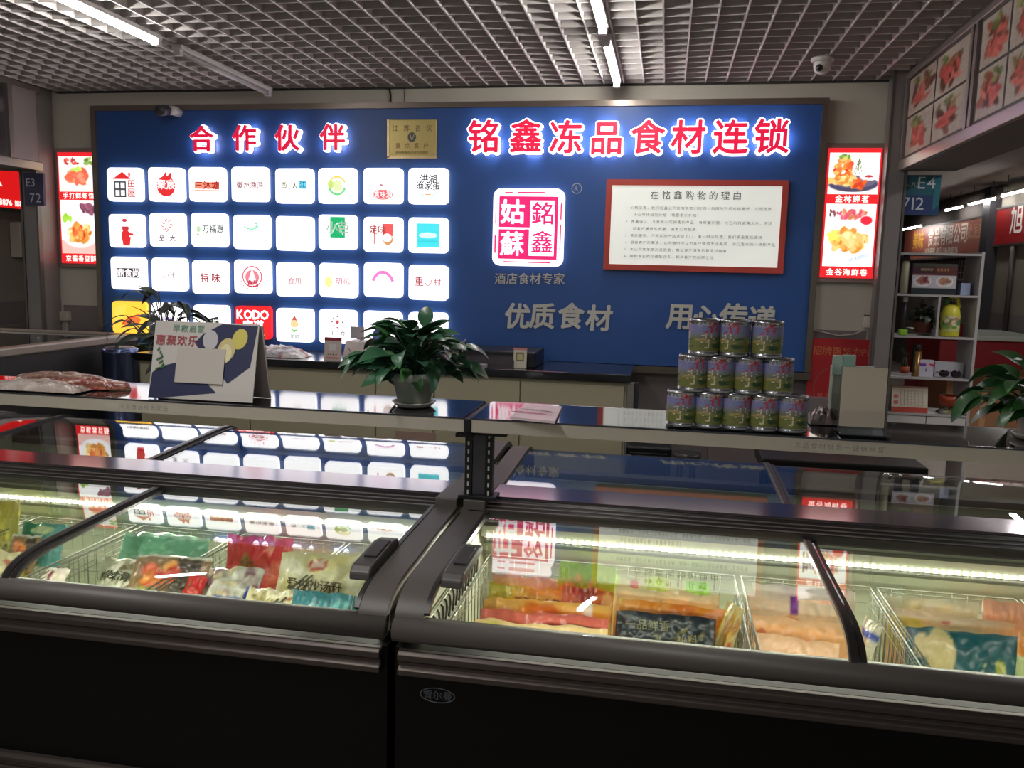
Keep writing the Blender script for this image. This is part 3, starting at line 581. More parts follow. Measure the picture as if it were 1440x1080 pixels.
MB().box(4.55, 4.7, 8.0, 13.05, 1.2, 2.95, WALLW).build('wall_right', kind='structure')
MB().box(4.54, 4.7, 8.0, 13.05, 0, 1.2, DADO).build('trim_4', kind='structure')
MB().box(4.6, 4.75, 13.3, 22, 0, 3.0, M((86, 78, 74), .8)).build('wall_far', kind='structure')
MB().box(-10, 8, 22, 22.1, 0, 3.0, M((96, 88, 84), .8)).build('wall_end', kind='structure')
t = thing('meter_box', 'cream electrical box on the far wall at the right edge', 'meter box', (4.5, 11.35, 1.7)); MB().box(4.42, 4.545, 10.9, 11.55, 1.75, 2.05, M((150, 144, 132), .5)).build('case', t, bevel=.01)
MB().box(4.41, 4.42, 11.1, 11.4, 1.86, 1.94, M((70, 70, 72), .5)).build('window', t)
mb = MB(); mb.tube([(4.5, 12.35, .8), (4.5, 12.35, 2.1)], .035, M((60, 54, 52), .6), 8); mb.build('drain_pipe', None, label='dark vertical pipe on the far white and grey wall', cat='pipe')
for q, (y0, y1, zq) in enumerate(((15.6, 17.1, 2.55), (14.0, 14.9, 2.75), (12.6, 13.75, 2.75), (11.25, 12.35, 2.75))):
    batten((4.25, 4.37, 4.34, 4.29)[q], y0, y1, zq, True, ('farthest short lit tube under the right aisle ceiling', 'second lit tube from the far end over the right aisle', 'third lit tube from the far end over the right aisle', 'lit tube nearest the right picture edge over the aisle')[q], 45, .07)
for o in [o for o in bpy.data.objects if o.name.startswith('fluorescent_batten') and o.location.x > 4]:
    pass
# red counter and box
t = thing('display_counter', 'red fronted counter with a pale glass top across the right aisle', 'counter', (4.0, 12.4, 0))
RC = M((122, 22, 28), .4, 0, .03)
MB().box(3.3, 4.5, 11.0, 12.4, 0, .92, RC).build('body', t, bevel=.01)
MB().box(3.26, 4.5, 10.96, 12.44, .92, .98, M((170, 176, 166), .25)).build('glass_top', t, bevel=.01)
MB().box(3.3, 4.5, 10.98, 11.0, .02, .1, BLACK).build('kick_plate', t)
t = thing('cardboard_box', 'brown cardboard box in front of the red counter', 'box', (3.6, 9.0, 0))
MB().box(3.05, 3.85, 9.8, 10.6, .0, .62, M((150, 104, 72), .8, vary=.08)).build('carton', t, bevel=.01)
MB().add([(3.05, 9.8, .62), (3.85, 9.8, .62), (3.8, 9.55, .72), (3.1, 9.55, .72)], [(0, 1, 2, 3)], M((166, 118, 82), .8)).build('flap', t)
MB().box(3.4, 3.46, 9.795, 9.8, .0, .62, M((176, 140, 100), .4)).build('tape', t)
# ------------------------------------------------------------------ the aisle on the left
t = shop_sign('bright red illuminated shop sign beyond the left opening', 9.0, 6.6, 2.14, 2.53, (226, 24, 26), [], .9, x=-7)
bpy.data.objects.remove([c for c in t.children if c.name.startswith('lettering')][0])
for c in t.children: c.matrix_local = Matrix.Identity(4)
fr = Fr((-6.995+.12, 7.8, 2.335), (0, 1, 0)); 
MB().fbox(fr, -1.2, 1.2, -.19, .19, -.005, .005, M((226, 24, 26), .45, 0, .9)).build('lit_face', t)
mb = MB(); text(mb, fr.at(.47, .06, .008), '品', .2, M((255, 250, 245), .5, 0, 1.0), off=.03); text(mb, fr.at(.62, -.02, .008), '销', .2, M((255, 250, 245), .5, 0, 1.0), off=.03); text(mb, fr.at(.25, -.14, .008), '888876 188887', .085, M((255, 250, 245), .5, 0, 1.0), off=.03); mb.add([fr.P(.0, .02, .008), fr.P(.12, .02, .008), fr.P(.06, .1, .008)], [(0, 1, 2)], M((255, 250, 245), .5, 0, 1.0)); mb.build('lettering', t)
MB().box(-7.1, -6.99, 4, 12, 1.15, 3.0, M((156, 146, 136), .7)).build('wall_left', kind='structure')
MB().box(-7.1, -6.985, 4, 12, 0, 1.15, DADO).build('trim_5', kind='structure')
t = thing('meter_box', 'cream electrical box on the wall under the red sign at left', 'meter box', (-6.95, 8.3, 1.6)); MB().box(-6.985, -6.85, 8.12, 8.42, 1.62, 2.0, M((168, 158, 146), .5)).build('case', t, bevel=.01)
MB().box(-6.85, -6.84, 8.22, 8.3, 1.7, 1.75, BLACK).build('window', t)
mb = MB(); mb.tube([(-6.9, 8.55, .96), (-6.9, 8.55, 2.1)], .03, M((88, 78, 74), .6), 8); mb.build('drain_pipe', None, label='dark vertical pipe on the wall by the left opening', cat='pipe')
t = thing('fire_switch', 'small dark red switch on the wall beside the left column', 'switch', (-6.95, 8.75, 1.25)); MB().box(-6.985, -6.94, 8.72, 8.82, 1.25, 1.38, M((130, 30, 36), .5)).build('case', t)
# neighbouring chest freezer on the left
def neighbour(label, x0, x1, y0, y1, z, bc):
    t = thing('chest_freezer', label, 'freezer', ((x0+x1)/2, (y0+y1)/2, 0))
    MB().box(x0, x1, y0, y0+.04, 0, z, M(bc, .5)).box(x0, x1, y1-.04, y1, 0, z, M(bc, .5)).box(x0, x0+.04, y0+.04, y1-.04, 0, z, M(bc, .5)).box(x1-.04, x1, y0+.04, y1-.04, 0, z, M(bc, .5)).build('body', t)
    MB().box(x0, x1, y0-.02, y0+.06, z, z+.05, M((140, 130, 120), .4, .4)).box(x0, x1, y1-.06, y1+.02, z, z+.05, M((140, 130, 120), .4, .4)).box(x0-.02, x0+.06, y0, y1, z, z+.05, M((140, 130, 120), .4, .4)).box(x1-.06, x1+.02, y0, y1, z, z+.05, M((140, 130, 120), .4, .4)).build('rim', t, bevel=.01)
    MB().box(x0+.04, x1-.04, y0+.04, y1-.04, z-.32, z-.3, M((200, 206, 196), .5)).build('inner_floor', t)
    MB().box(x0+.06, x1-.06, y0+.06, y1-.06, z+.03, z+.036, Mglass((220, 235, 225))).build('glass_lid', t)
neighbour('pale chest freezer against the far left wall', -6.9, -5.9, 6.4, 9.2, .86, (150, 146, 138))
neighbour('chest freezer with glass top at the left edge, behind the shelf', -4.9, -3.47, 3.8, 5.1, 1.08, (26, 25, 27))
for q_, (a_, b_, yy_, cc_, lb_) in enumerate(((-4.75, -4.2, 4.75, [(150, 170, 110), (190, 200, 160), (110, 130, 80)], 'pale green vegetable bag in the glass-topped freezer at left edge'), (-4.15, -3.58, 4.72, [(120, 150, 100), (170, 190, 150), (206, 206, 190)], 'green bag at the right end of the glass-topped freezer at left edge'), (-4.4, -3.6, 4.18, [(196, 150, 120), (206, 196, 180), (170, 80, 60)], 'reddish bag at the front of the glass-topped freezer at left edge'))):
    LEFTBAGS = globals().setdefault('LEFTBAGS', []); LEFTBAGS.append((a_, b_, yy_, cc_, lb_, q_))
# ------------------------------------------------------------------ island freezers
def spline(pts, n=6):
    out = []
    for k in range(len(pts)-1):
        p0 = pts[max(k-1, 0)]; p1 = pts[k]; p2 = pts[k+1]; p3 = pts[min(k+2, len(pts)-1)]
        for j in range(n):
            t = j/n
            out.append(tuple(.5*((2*b)+(-a+c)*t+(2*a-5*b+4*c-d)*t*t+(-a+3*b-3*c+d)*t**3) for a, b, c, d in zip(p0, p1, p2, p3)))
    return out+[pts[-1]]
PROF = ((spline([(1.818, .765), (1.828, .792), (1.868, .818), (1.95, .835), (2.1, .8435), (2.3, .8525), (2.5, .8590)]),
         spline([(2.745, .866), (2.95, .877), (3.15, .888), (3.32, .896), (3.42, .890), (3.49, .85), (3.52, .79), (3.525, .75)])),
        (spline([(1.818, .765), (1.828, .794), (1.868, .822), (1.95, .840), (2.1, .8435), (2.3, .8470), (2.5, .8530)]),
         spline([(2.745, .866), (2.95, .872), (3.15, .878), (3.32, .882), (3.42, .874), (3.49, .84), (3.52, .79), (3.525, .75)])))
FG = M((84, 79, 75), .5, .1, vary=.05); FGD = M((44, 42, 42), .4, .2); LIN = M((168, 172, 152), .5, vary=.03)
CHR = M((158, 148, 158), .14, .9); BMP = M((92, 84, 80), .42, .7)
LEDM = M((255, 253, 226), .4, 0, LED_E); LEDS = M((255, 253, 222), .4, 0, 1.0)
def freezer(x0, x1, df, db, label, handles, pi_):
    PF, PB = PROF[pi_]
    t = thing('island_freezer', label, 'freezer', ((x0+x1)/2, 2.67, 0)); w_ = .07
    BK = M((7, 7, 7), .45, vary=.0, spec=.25)
    MB().box(x0, x1, 1.83, 1.87, .06, .712, BK).box(x0, x1, 3.48, 3.52, .06, .745, BK).box(x0, x0+.03, 1.87, 3.48, .06, .745, BK).box(x1-.03, x1, 1.87, 3.48, .06, .745, BK).box(x0, x1, 1.83, 3.52, .05, .06, BK).build('body', t)
    for q in (x0+.15, x1-.15): MB().lathe((q, 1.95, 0), [(.03, 0), (.03, .03), (.018, .035), (.018, .052)], BLACK, 12).build('foot', t)
    MB().box(x0+.03, x1-.03, 1.865, 1.88, .3, .70, LIN).box(x0+.03, x1-.03, 3.44, 3.455, .3, .74, LIN).box(x0+.035, x0+.045, 1.90, 3.44, .3, .78, LIN).box(x1-.045, x1-.035, 1.90, 3.44, .3, .78, LIN).box(x0+.045, x1-.045, 1.90, 3.44, .28, .30, LIN).build('liner', t)
    # centre division with stepped pale mouldings, and rail
    MB().box(x0+.045, x1-.045, 2.62, 2.70, .3, .735, LIN).box(x0+.045, x1-.045, 2.60, 2.72, .70, .725, M((176, 182, 162), .4)).box(x0+.045, x1-.045, 2.585, 2.74, .752, .845, M((160, 166, 146), .4)).build('division', t)
    MB().prism([(2.50, .846), (2.50, .862), (2.568, .882), (2.57, .846)], x0+.02, x1-.02, FGD).prism([(2.572, .845), (2.572, .884), (2.578, .889), (2.735, .889), (2.742, .884), (2.742, .845)], x0+.02, x1-.02, CHR).prism([(2.50, .835), (2.50, .846), (2.742, .846), (2.742, .835)], x0+.02, x1-.02, FGD).build('centre_rail', t)
    mb = MB()
    for q in range(3): mb.box(x0+.02, x1-.02, 2.506+q*.02, 2.512+q*.02, .862+.0*q, .866+q*.0062, M((120, 116, 112), .3, .6))
    mb.build('rail_groove', t)
    MB().box(x0+.05, x1-.05, 2.548, 2.585, .764, .80, M((190, 196, 180), .4)).build('led_channel', t)
    MB().box(x0+.06, x1-.06, 2.552, 2.570, .7605, .764, LEDS).build('led_tape', t)
    mb = MB(); n = int((x1-x0-.14)/.021)
    for q in range(n): mb.box(x0+.07+q*.021, x0+.081+q*.021, 2.543, 2.549, .764, .774, LEDM)
    mb.build('led_bead_row', t, kind='stuff')
    # front lip, back lip
    lip = [(1.803, .738), (1.797, .748), (1.796, .768), (1.804, .781), (1.822, .788), (1.842, .787), (1.85, .775), (1.85, .745)]
    MB().prism(lip[::-1], x0, x1, FG, True).build('front_lip', t)
    MB().prism([(3.46, .74), (3.46, .765), (3.53, .765), (3.545, .74)], x0, x1, FG).build('back_lip', t)
    # end frames following the curve
    for q0, q1 in ((x0, x0+w_), (x1-w_, x1)):
        e = MB().ribbon([(a, b+.006) for a, b in PF], q0, q1, .022, FG).build('end_frame', t, bevel=.003)
        e = MB().ribbon([(a, b+.006) for a, b in PB], q0, q1, .022, FG).build('end_frame', t, bevel=.003)
        MB().box(q0, q1, 2.5, 2.745, .84, .893, FG).build('end_cap', t, bevel=.004)
    for q in (x0+w_, x1-w_-.012):
        MB().ribbon([(a, b+.0085) for a, b in PF[6:]], q, q+.012, .016, FGD).build('lid_track', t)
    # lids
    def lid(a0, a1, P, dz, edge_at):
        g = MB().ribbon([(a, b+dz) for a, b in P], a0, a1, .004, Mglass()).build('glass_lid', t)
        MB().ribbon([(a, b+dz+.0035) for a, b in P], edge_at, edge_at+.016, .011, FGD).ribbon([(a, b+dz+.0036) for a, b in P], edge_at-.0045, edge_at, .0115, STEEL).build('lid_edge', g)
    lid(x0+w_, df+.012, PF, -.002, df-.01); lid(df, x1-w_, PF, -.010, df+.008)
    lid(x0+w_, db+.012, PB, -.002, db-.01); lid(db, x1-w_, PB, -.010, db+.008)
    # bumper mouldings
    for z0, z1 in ((.647, .712), (.262, .312)):
        h = z1-z0
        pr_ = [(1.83, z0), (1.812, z0+.003), (1.806, z0+.1*h), (1.806, z0+.3*h), (1.816, z0+.4*h), (1.816, z0+.55*h), (1.805, z0+.66*h), (1.805, z0+.88*h), (1.814, z1), (1.83, z1)]
        MB().prism(pr_[::-1], x0+.012, x1-.012, BMP).build('bumper', t, bevel=.002)
    # lid handles
    for hx, sgn in handles:
        hy, hz = 1.965, .845
        mb = MB(); mb.prism([(1.915, .832), (1.92, .852), (1.94, .866), (2.10, .876), (2.15, .870), (2.16, .852)][::-1], hx-.027, hx+.027, M((70, 66, 64), .45), False); hd = mb.build('lid_handle', t, bevel=.005)
        MB().prism([(1.985, .868), (1.985, .874), (2.10, .880), (2.10, .874)][::-1], hx-.012, hx+.020, M((44, 40, 42), .5)).build('finger_recess', hd)
    return t
FL = freezer(-3.05, -.612, -1.635, -1.872, 'black and grey glass-lidded island freezer in the left foreground', [(-.715, -1)], 0)
FR = freezer(-.592, 1.75, .438, .424, 'black and grey glass-lidded island freezer in the right foreground', [(-.480, 1)], 1)
# second divider of the back-left lids
MB().ribbon([(a, b+.006) for a, b in PROF[0][1]], -2.695, -2.675, .012, FGD).build('lid_edge', FL)
# oval badge
fr = Fr((-.487, 1.829, .602)); p = Pr(fr, 0, .4); p.ring(0, 0, .043, .019, .0022, (110, 116, 120), n=28); p.txt('雪尔曼', 0, 0, .024, (84, 92, 100), off=.01); p.build('badge', FR)
# curved vent fins inside the right freezer
mb = MB().box(-.549, -.545, 1.93, 2.52, .655, .735, M((176, 180, 160), .5)).build('vent_strip', FR)
for q in range(15):
    y = 1.95+q*.038; m2 = MB(); m2.tube([(-.541, y, .665), (-.541, y+.012, .68), (-.541, y+.016, .70), (-.541, y+.008, .72), (-.541, y-.006, .73)], .0032, BLACK, 5); m2.build('vent_fin', FR)
for z in (.645, .745): MB().tube([(-.538, 1.93, z), (-.538, 2.52, z)], .004, M((190, 194, 176), .3, .5), 6).build('vent_rail', FR)
# wire baskets
WIRE = M((96, 98, 86), .6, 0)
def basket(x0, x1, y0, y1, zt, zb, label, sp=.04):
    t = thing('wire_basket', label, 'basket', ((x0+x1)/2, (y0+y1)/2, zb), group=None)
    MB().tube([(x0, y0, zt), (x1, y0, zt), (x1, y1, zt), (x0, y1, zt)], .0026, WIRE, 6, True).build('rim', t)
    for nm, pts in (('side_grid', ((x0, y0), (x0, y1))), ('side_grid', ((x1, y0), (x1, y1))), ('front_grid', ((x0, y0), (x1, y0))), ('back_grid', ((x0, y1), (x1, y1)))):
        (a0, b0), (a1, b1) = pts; L = math.hypot(a1-a0, b1-b0); n = int(L/sp); mb = MB()
        for k in range(1, n): u = k/n; mb.tube([(a0+(a1-a0)*u, b0+(b1-b0)*u, zb), (a0+(a1-a0)*u, b0+(b1-b0)*u, zt)], .0013, WIRE, 4)
        for z in (zb, zb+(zt-zb)*.35, zt-.05, zt-.012): mb.tube([(a0, b0, z), (a1, b1, z)], .0015, WIRE, 4)
        mb.build(nm, t)
    mb = MB(); n = int((x1-x0)/.05)
    for k in range(n+1): q = x0+(x1-x0)*k/n; mb.tube([(q, y0, zb), (q, y1, zb)], .002, WIRE, 4)
    mb.build('bottom_grid', t)
bl = [(-2.58, -2.16, 'leftmost wire basket in the left freezer'), (-2.14, -1.765, 'wire basket left of the curved lid divider of the left freezer'), (-1.735, -1.38, 'wire basket holding the mint tray and meatball pack'), (-1.36, -1.0, 'wire basket holding the red bag'), (-.985, -.665, 'wire basket at the right end of the left freezer'),
      (-.515, .245, 'wide wire basket at the left end of the right freezer, full of packs'), (.265, .635, 'wire basket under the curved lid divider of the right freezer'), (.655, 1.03, 'wire basket holding the teal and cream pack'), (1.045, 1.42, 'rightmost wire basket, cut by the picture edge')]
for a0, a1, lb in bl: basket(a0, a1, 1.93, 2.56, .70, .42, lb)
for a0, a1, lb in ((-2.6, -1.9, 'back basket seen at the far left through the rear lids'), (-1.86, -1.26, 'back basket behind the middle of the left freezer rail'), (-1.24, -.68, 'back basket beside the shelf post, left freezer'), (-.5, .38, 'back basket behind the seal reflection, right freezer'), (.42, 1.4, 'back basket at the right behind the lid divider')):
    basket(a0, a1, 2.79, 3.40, .69, .45, lb, .055)
# ------------------------------------------------------------------ shelf above the freezers
TOPG = M((12, 12, 16), .05, spec=.9, coat=.3); EDG = M((168, 160, 148), .45, vary=.05)
SH = 1.166; SY0, SY1 = 2.414, 2.716
def shelf(x0, x1, label, strips):
    t = thing('display_shelf', label, 'shelf', ((x0+x1)/2, 2.565, SH-.045))
    MB().box(x0, x1, SY0+.011, SY1, SH-.039, SH-.008, M((120, 112, 104), .5)).build('board', t)
    MB().box(x0, x1, SY0, SY0+.011, SH-.043, SH-.003, EDG).box(x0, x1, SY1, SY1+.006, SH-.043, SH+.0065, M((150, 150, 156), .3, .7)).build('edge_strip', t, bevel=.002)
    MB().prism([(SY0+.005, SH-.007), (SY0+.005, SH), (SY1+.001, SH+.0062), (SY1+.001, SH-.007)][::-1], x0+.002, x1-.002, TOPG).build('glass_top', t)
    MB().box(x0, x1, SY0-.001, SY0+.006, SH-.004, SH+.001, M((90, 90, 98), .15, .9)).build('top_trim', t)
    for (q0, q1, s_) in strips:
        g = Fr(((q0+q1)/2, SY0-.0002, SH-.024)); p = Pr(g, 0, .5); p.rect(-(q1-q0)/2, -.011, (q1-q0)/2, .011, (172, 166, 154)); p.txt(s_, 0, 0, .019, (128, 120, 112), gap=.15); p.build('price_strip', t)
shelf(-3.1, -.572, 'left long shelf with a mirror-black top over the left freezer', [(A(150, 575, y=SY0).x, A(255, 583, y=SY0).x, '冷冻食品批发配送')])
shelf(-.552, 1.65, 'right long shelf with a mirror-black top over the right freezer', [(A(1115, 628, y=SY0).x, A(1245, 634, y=SY0).x, '冻品食材批发一诚信经营')])
t = thing('shelf_post', 'pair of black slotted steel uprights carrying the shelves between the two freezers', 'post', (-.56, 2.54, .895))
PBK = M((24, 24, 28), .4, .3)
for cx in (-.583, -.518):
    MB().box(cx-.012, cx+.012, 2.525, 2.555, .895, SH-.044, PBK).build('upright', t, bevel=.002)
    for q in range(8): MB().box(cx-.0026, cx+.0026, 2.5235, 2.5255, .905+q*.026, .918+q*.026, M((190, 190, 180), .5)).build('slot', t)
MB().box(-.61, -.49, 2.505, 2.575, .8935, .905, PBK).build('base_plate', t, bevel=.002)
MB().prism([(SY0-.005, SH-.002), (SY0-.005, SH-.04), (SY0+.03, SH-.064), (SY1, SH-.064), (SY1+.006, SH-.002)][::-1], -.5715, -.5525, PBK).build('bracket_plate', t)
MB().box(-.55, -.46, 2.50, 2.56, SH-.068, SH-.045, PBK).box(-.61, -.56, 2.46, 2.52, SH-.068, SH-.058, PBK).build('bracket_arm', t)
MB().box(-.57, -.53, 2.53, 2.54, .905, SH-.07, M((70, 68, 74), .4, .4)).build('web', t)
# ------------------------------------------------------------------ cashier counter behind
CC = M((186, 178, 150), .55, vary=.05, scale=2)
ctr = thing('cashier_counter', 'cream cabinet counter with a black top below the blue board', 'counter', (-1.7, 4.95, 0))
MB().box(-3.19, -.19, 4.72, 5.2, .0, 1.0, CC).build('body', ctr)
MB().box(-3.2, -.17, 4.68, 5.22, 1.004, 1.05, M((22, 22, 26), .2, coat=.5)).build('worktop', ctr, bevel=.006)
xs = [-3.18, -2.45, A(528, 560, y=4.7).x, A(610, 560, y=4.7).x, -.79, -.2]
for k in range(5):
    MB().box(xs[k]+.004, xs[k+1]-.004, 4.70, 4.72, .06, .985, CC if k != 2 else CC).build('cabinet_door', ctr, bevel=.003)
MB().box(A(556, 620, y=4.69).x, A(612, 620, y=4.69).x, 4.692, 4.70, .05, A(560, 606, y=4.69).z, M((168, 142, 128), .5)).build('lower_panel', ctr, label='pinkish lower cabinet panel')
MB().box(-.186, -.15, 4.70, 4.78, 0, 1.0, M((150, 146, 140), .4, .4)).box(-.15, -.125, 4.72, 4.78, 0, 1.0, M((54, 50, 50), .5)).build('end_post', ctr)
CT = 1.05
def crinkle(label, name, a, b, y, z, hgt, cols, cat='bag', seed=1, depth=.1, mat=None, parent=None, group=None, nb=40, clear=None):
    """low crumpled plastic bag lying on a surface between two photo pixels"""
    rg = random.Random(seed); p0 = A(*a, y=y); p1 = A(*b, y=y); cx = (p0.x+p1.x)/2; hw_ = abs(p1.x-p0.x)/2; nx, ny = 36, 20
    r = Ras(nx, ny, cols[0], seed); r.blobs(nb, .5, .5, .55, .5, cols, (.04, .12)); r.noise(10)
    def surf(u, v):
        e = max(0, math.sin(math.pi*min(1, max(0, u))))**.45*max(0, math.sin(math.pi*v))**.6
        n_ = mnoise.noise(Vector((u*9+seed, v*6, seed)))*.35+mnoise.noise(Vector((u*22, v*15+seed, 3)))*.2
        return Vector((cx+(u-.5)*2*hw_*(1+.05*n_), y+(v-.5)*depth*2, z+.002+hgt*e*(.85+n_)))
    mb = MB(); U, V = r.u.ravel(), r.v.ravel(); top = [surf(a_, b_) for a_, b_ in zip(U, V)]
    fs = [(j*nx+i, j*nx+i+1, (j+1)*nx+i+1, (j+1)*nx+i) for j in range(ny-1) for i in range(nx-1)]
    m_ = mat or Mprint(0, .3, .5, bump=.4); mb.add(top, fs, m_, True)
    mb.add([(v.x, v.y, z+.001) for v in top], [f_[::-1] for f_ in fs], m_, True); c_ = r.lin(); mb.col = np.concatenate([c_, c_])
    return mb
def single(mb, name, label, cat, group=None, **k): return mb.build(name, None, label=label, cat=cat, group=group, **k)
single(crinkle('', '', (352, 500), (432, 508), 4.85, CT, .07, [(206, 200, 196), (180, 60, 56), (150, 60, 50), (226, 222, 220), (190, 186, 190)], seed=4), 'plastic_bag', 'crumpled white and red plastic bag at the left of the counter top', 'bag')
def easelcard(label, x0p, x1p, yt, yb, y, z, base, header, extra=None, name='payment_card'):
    a = A(x0p, yt, y=y); b = A(x1p, yb, y=y); w_ = b.x-a.x; h_ = a.z-z
    t = thing(name, label, 'card', ((a.x+b.x)/2, y, z)); u = Vector((0, .12, 1)).normalized(); fr = Fr(((a.x+b.x)/2, y, z), (1, 0, 0), u)
    MB().fbox(fr, -w_/2, w_/2, 0, h_, -.008, 0, M(base, .4)).build('card', t, bevel=.003)
    p = Pr(fr.at(0, 0, .0005)); 
    if header: p.rect(-w_/2, h_*.86, w_/2, h_, header)
    if extra: extra(p, w_, h_)
    p.build('print', t); return t
def pay(p, w_, h_):
    p.rect(-w_*.22, h_*.45, w_*.22, h_*.72, (226, 222, 216))
    for q in range(4): p.ell(-w_*.25+q*w_*.16, h_*.28, w_*.04, w_*.05, ((150, 130, 60), (206, 90, 80), (80, 84, 90), (206, 90, 80))[q], n=8)
    p.rect(-w_*.36, h_*.1, w_*.36, h_*.16, (220, 120, 110))
easelcard('white payment stand card with a red header on the counter', 455, 479, 474, 507, 4.72, CT, (214, 196, 190), (150, 40, 56), pay)
for a_, b_, yy_, cc_, lb_, q_ in LEFTBAGS:
    mb = crinkle('', '', (500, 500), (500+(b_-a_)*1189/math.sqrt(yy_**2+4), 500), yy_, .781, .30, cc_, seed=60+q_, depth=.3)
    ox = sum(v[0] for v in mb.v)/len(mb.v); mb.v = [((a_+b_)/2+(v[0]-ox), v[1], v[2]) for v in mb.v]; single(mb, 'vegetable_bag', lb_, 'bag')
# white carrier box / bag
t = thing('gift_bag', 'white carton carrier with a thin dark line standing on the counter behind the plant', 'bag', A(505, 507, y=4.85))
a = A(480, 477, y=4.80); b = A(532, 508, y=4.80)
MB().add([(a.x, 4.80, CT), (b.x, 4.80, CT), (b.x, 4.98, CT), (a.x, 4.98, CT), (a.x+.02, 4.82, a.z-.01), (b.x-.005, 4.82, a.z-.01), (b.x-.005, 4.96, a.z-.01), (a.x+.02, 4.96, a.z-.01)], [(3, 2, 1, 0), (4, 5, 6, 7), (0, 1, 5, 4), (1, 2, 6, 5), (2, 3, 7, 6), (3, 0, 4, 7)], M((222, 208, 204), .5)).build('carton', t, bevel=.008)
MB().tube([(a.x+.04, 4.808, a.z-.05), (a.x+.07, 4.799, a.z-.09), (a.x+.14, 4.797, a.z-.105), (b.x-.01, 4.797, a.z-.10)], .002, M((120, 60, 60), .5), 5).build('printed_line', t)
MB().tube([(a.x+.09, 4.87, a.z-.012), (a.x+.1, 4.87, a.z+.01), (a.x+.16, 4.87, a.z+.01), (a.x+.17, 4.87, a.z-.012)], .004, M((196, 120, 120), .5), 6).build('handle', t)
t = thing('sign_card', 'small grey card standing up behind the white carton', 'card', A(502, 470, y=5.0))
a = A(493, 459, y=5.02); b = A(512, 476, y=5.02); MB().box(a.x, b.x, 5.015, 5.022, b.z, a.z, M((170, 166, 170), .5)).build('card', t); MB().box((a.x+b.x)/2-.006, (a.x+b.x)/2+.006, 5.022, 5.03, CT, a.z-.02, M((120, 118, 120), .5)).build('stem', t); MB().lathe(((a.x+b.x)/2, 5.026, CT), [(.03, 0), (.03, .006), (.012, .01)], DSTEEL, 16).build('base', t)
t = thing('monitor', 'white topped flat screen on the counter behind the broad plant', 'monitor', A(600, 500, y=5.0)); a = A(555, 468, y=5.05); b = A(637, 507, y=5.05)
MB().box(a.x, b.x, 5.04, 5.07, CT+.05, a.z, M((196, 200, 204), .4)).build('case', t, bevel=.006); MB().box(a.x+.015, b.x-.015, 5.036, 5.04, CT+.07, a.z-.02, M((50, 54, 70), .2)).build('screen', t); MB().lathe(((a.x+b.x)/2, 5.06, CT), [(.09, 0), (.09, .01), (.02, .015), (.02, .06)], M((190, 190, 194), .4), 18).build('stand', t)
# paper holder with strips, right of the plant
t = thing('paper_stack', 'loose fan of printed papers standing on the counter right of the plant', 'papers', A(640, 500, y=4.8)); rg = random.Random(5)
for q in range(9):
    x_ = A(622+q*3, 500, y=4.80).x; MB().add([(x_, 4.78, CT), (x_+.012, 4.90, CT), (x_+.03+rg.random()*.03, 4.90, CT+.12+rg.random()*.03), (x_+.02, 4.78, CT+.1+rg.random()*.03)], [(0, 1, 2, 3)], M([(206, 196, 180), (170, 150, 120), (210, 206, 206), (90, 96, 110)][q % 4], .6)).build('paper', t)
# black register
t = thing('cash_register', 'low black cash register at the right end of the counter', 'register', A(700, 505, y=4.85))
a = A(648, 487, y=4.9); b = A(752, 518, y=4.78)
MB().box(a.x, b.x, 4.80, 5.15, CT, a.z-.01, M((26, 25, 28), .35)).build('body', t, bevel=.008)
MB().add([(a.x-.01, 4.72, CT), (b.x-.12, 4.72, CT), (b.x-.12, 4.80, CT), (a.x-.01, 4.80, CT), (a.x, 4.74, CT+.02), (b.x-.12, 4.74, CT+.02), (b.x-.12, 4.80, CT+.07), (a.x, 4.80, CT+.07)], [(3, 2, 1, 0), (4, 5, 6, 7), (0, 1, 5, 4), (1, 2, 6, 5), (2, 3, 7, 6), (3, 0, 4, 7)], M((34, 32, 36), .4)).build('keyboard', t)
a = A(655, 508, y=4.72); b = A(685, 516, y=4.72); t = thing('card_reader', 'small pale card reader lying in front of the black register', 'device', ((a.x+b.x)/2, 4.70, CT)); MB().box(a.x, b.x, 4.685, 4.735, CT+.001, CT+.022, M((150, 140, 150), .4)).build('body', t, bevel=.003); MB().box(a.x+.01, b.x-.05, 4.69, 4.73, CT+.022, CT+.024, M((90, 86, 96), .3)).build('keys', t)
def pay2(p, w_, h_): p.rect(-w_*.3, h_*.35, w_*.3, h_*.78, (120, 110, 60)); p.rect(-w_*.22, h_*.42, w_*.22, h_*.7, (190, 180, 130)); p.rect(-w_/2, h_*.9, w_/2, h_, (206, 130, 140))
easelcard('small cream payment card with a pink top leaning on the black register', 722, 740, 489, 515, 4.765, CT, (206, 200, 180), None, pay2)
# steel bin left of counter
a = A(165, 488, y=4.6); b = A(190, 528, y=4.6)
t = thing('steel_drum', 'blue-grey steel drum below the lower left corner of the blue board', 'drum', ((a.x+b.x)/2, 4.7, 0))
MB().lathe((-3.31, 4.7, 0), [(.10, 0), (.10, .6), (.105, .61), (.10, .62), (.10, 1.03), (.106, 1.04), (.106, 1.07), (.09, 1.075)], M((96, 108, 146), .2, .8), 24).build('shell', t); MB().lathe((-3.31, 4.7, 1.07), [(.09, 0), (.085, .01), (.02, .014)], M((60, 64, 84), .3, .6), 24).build('lid', t)
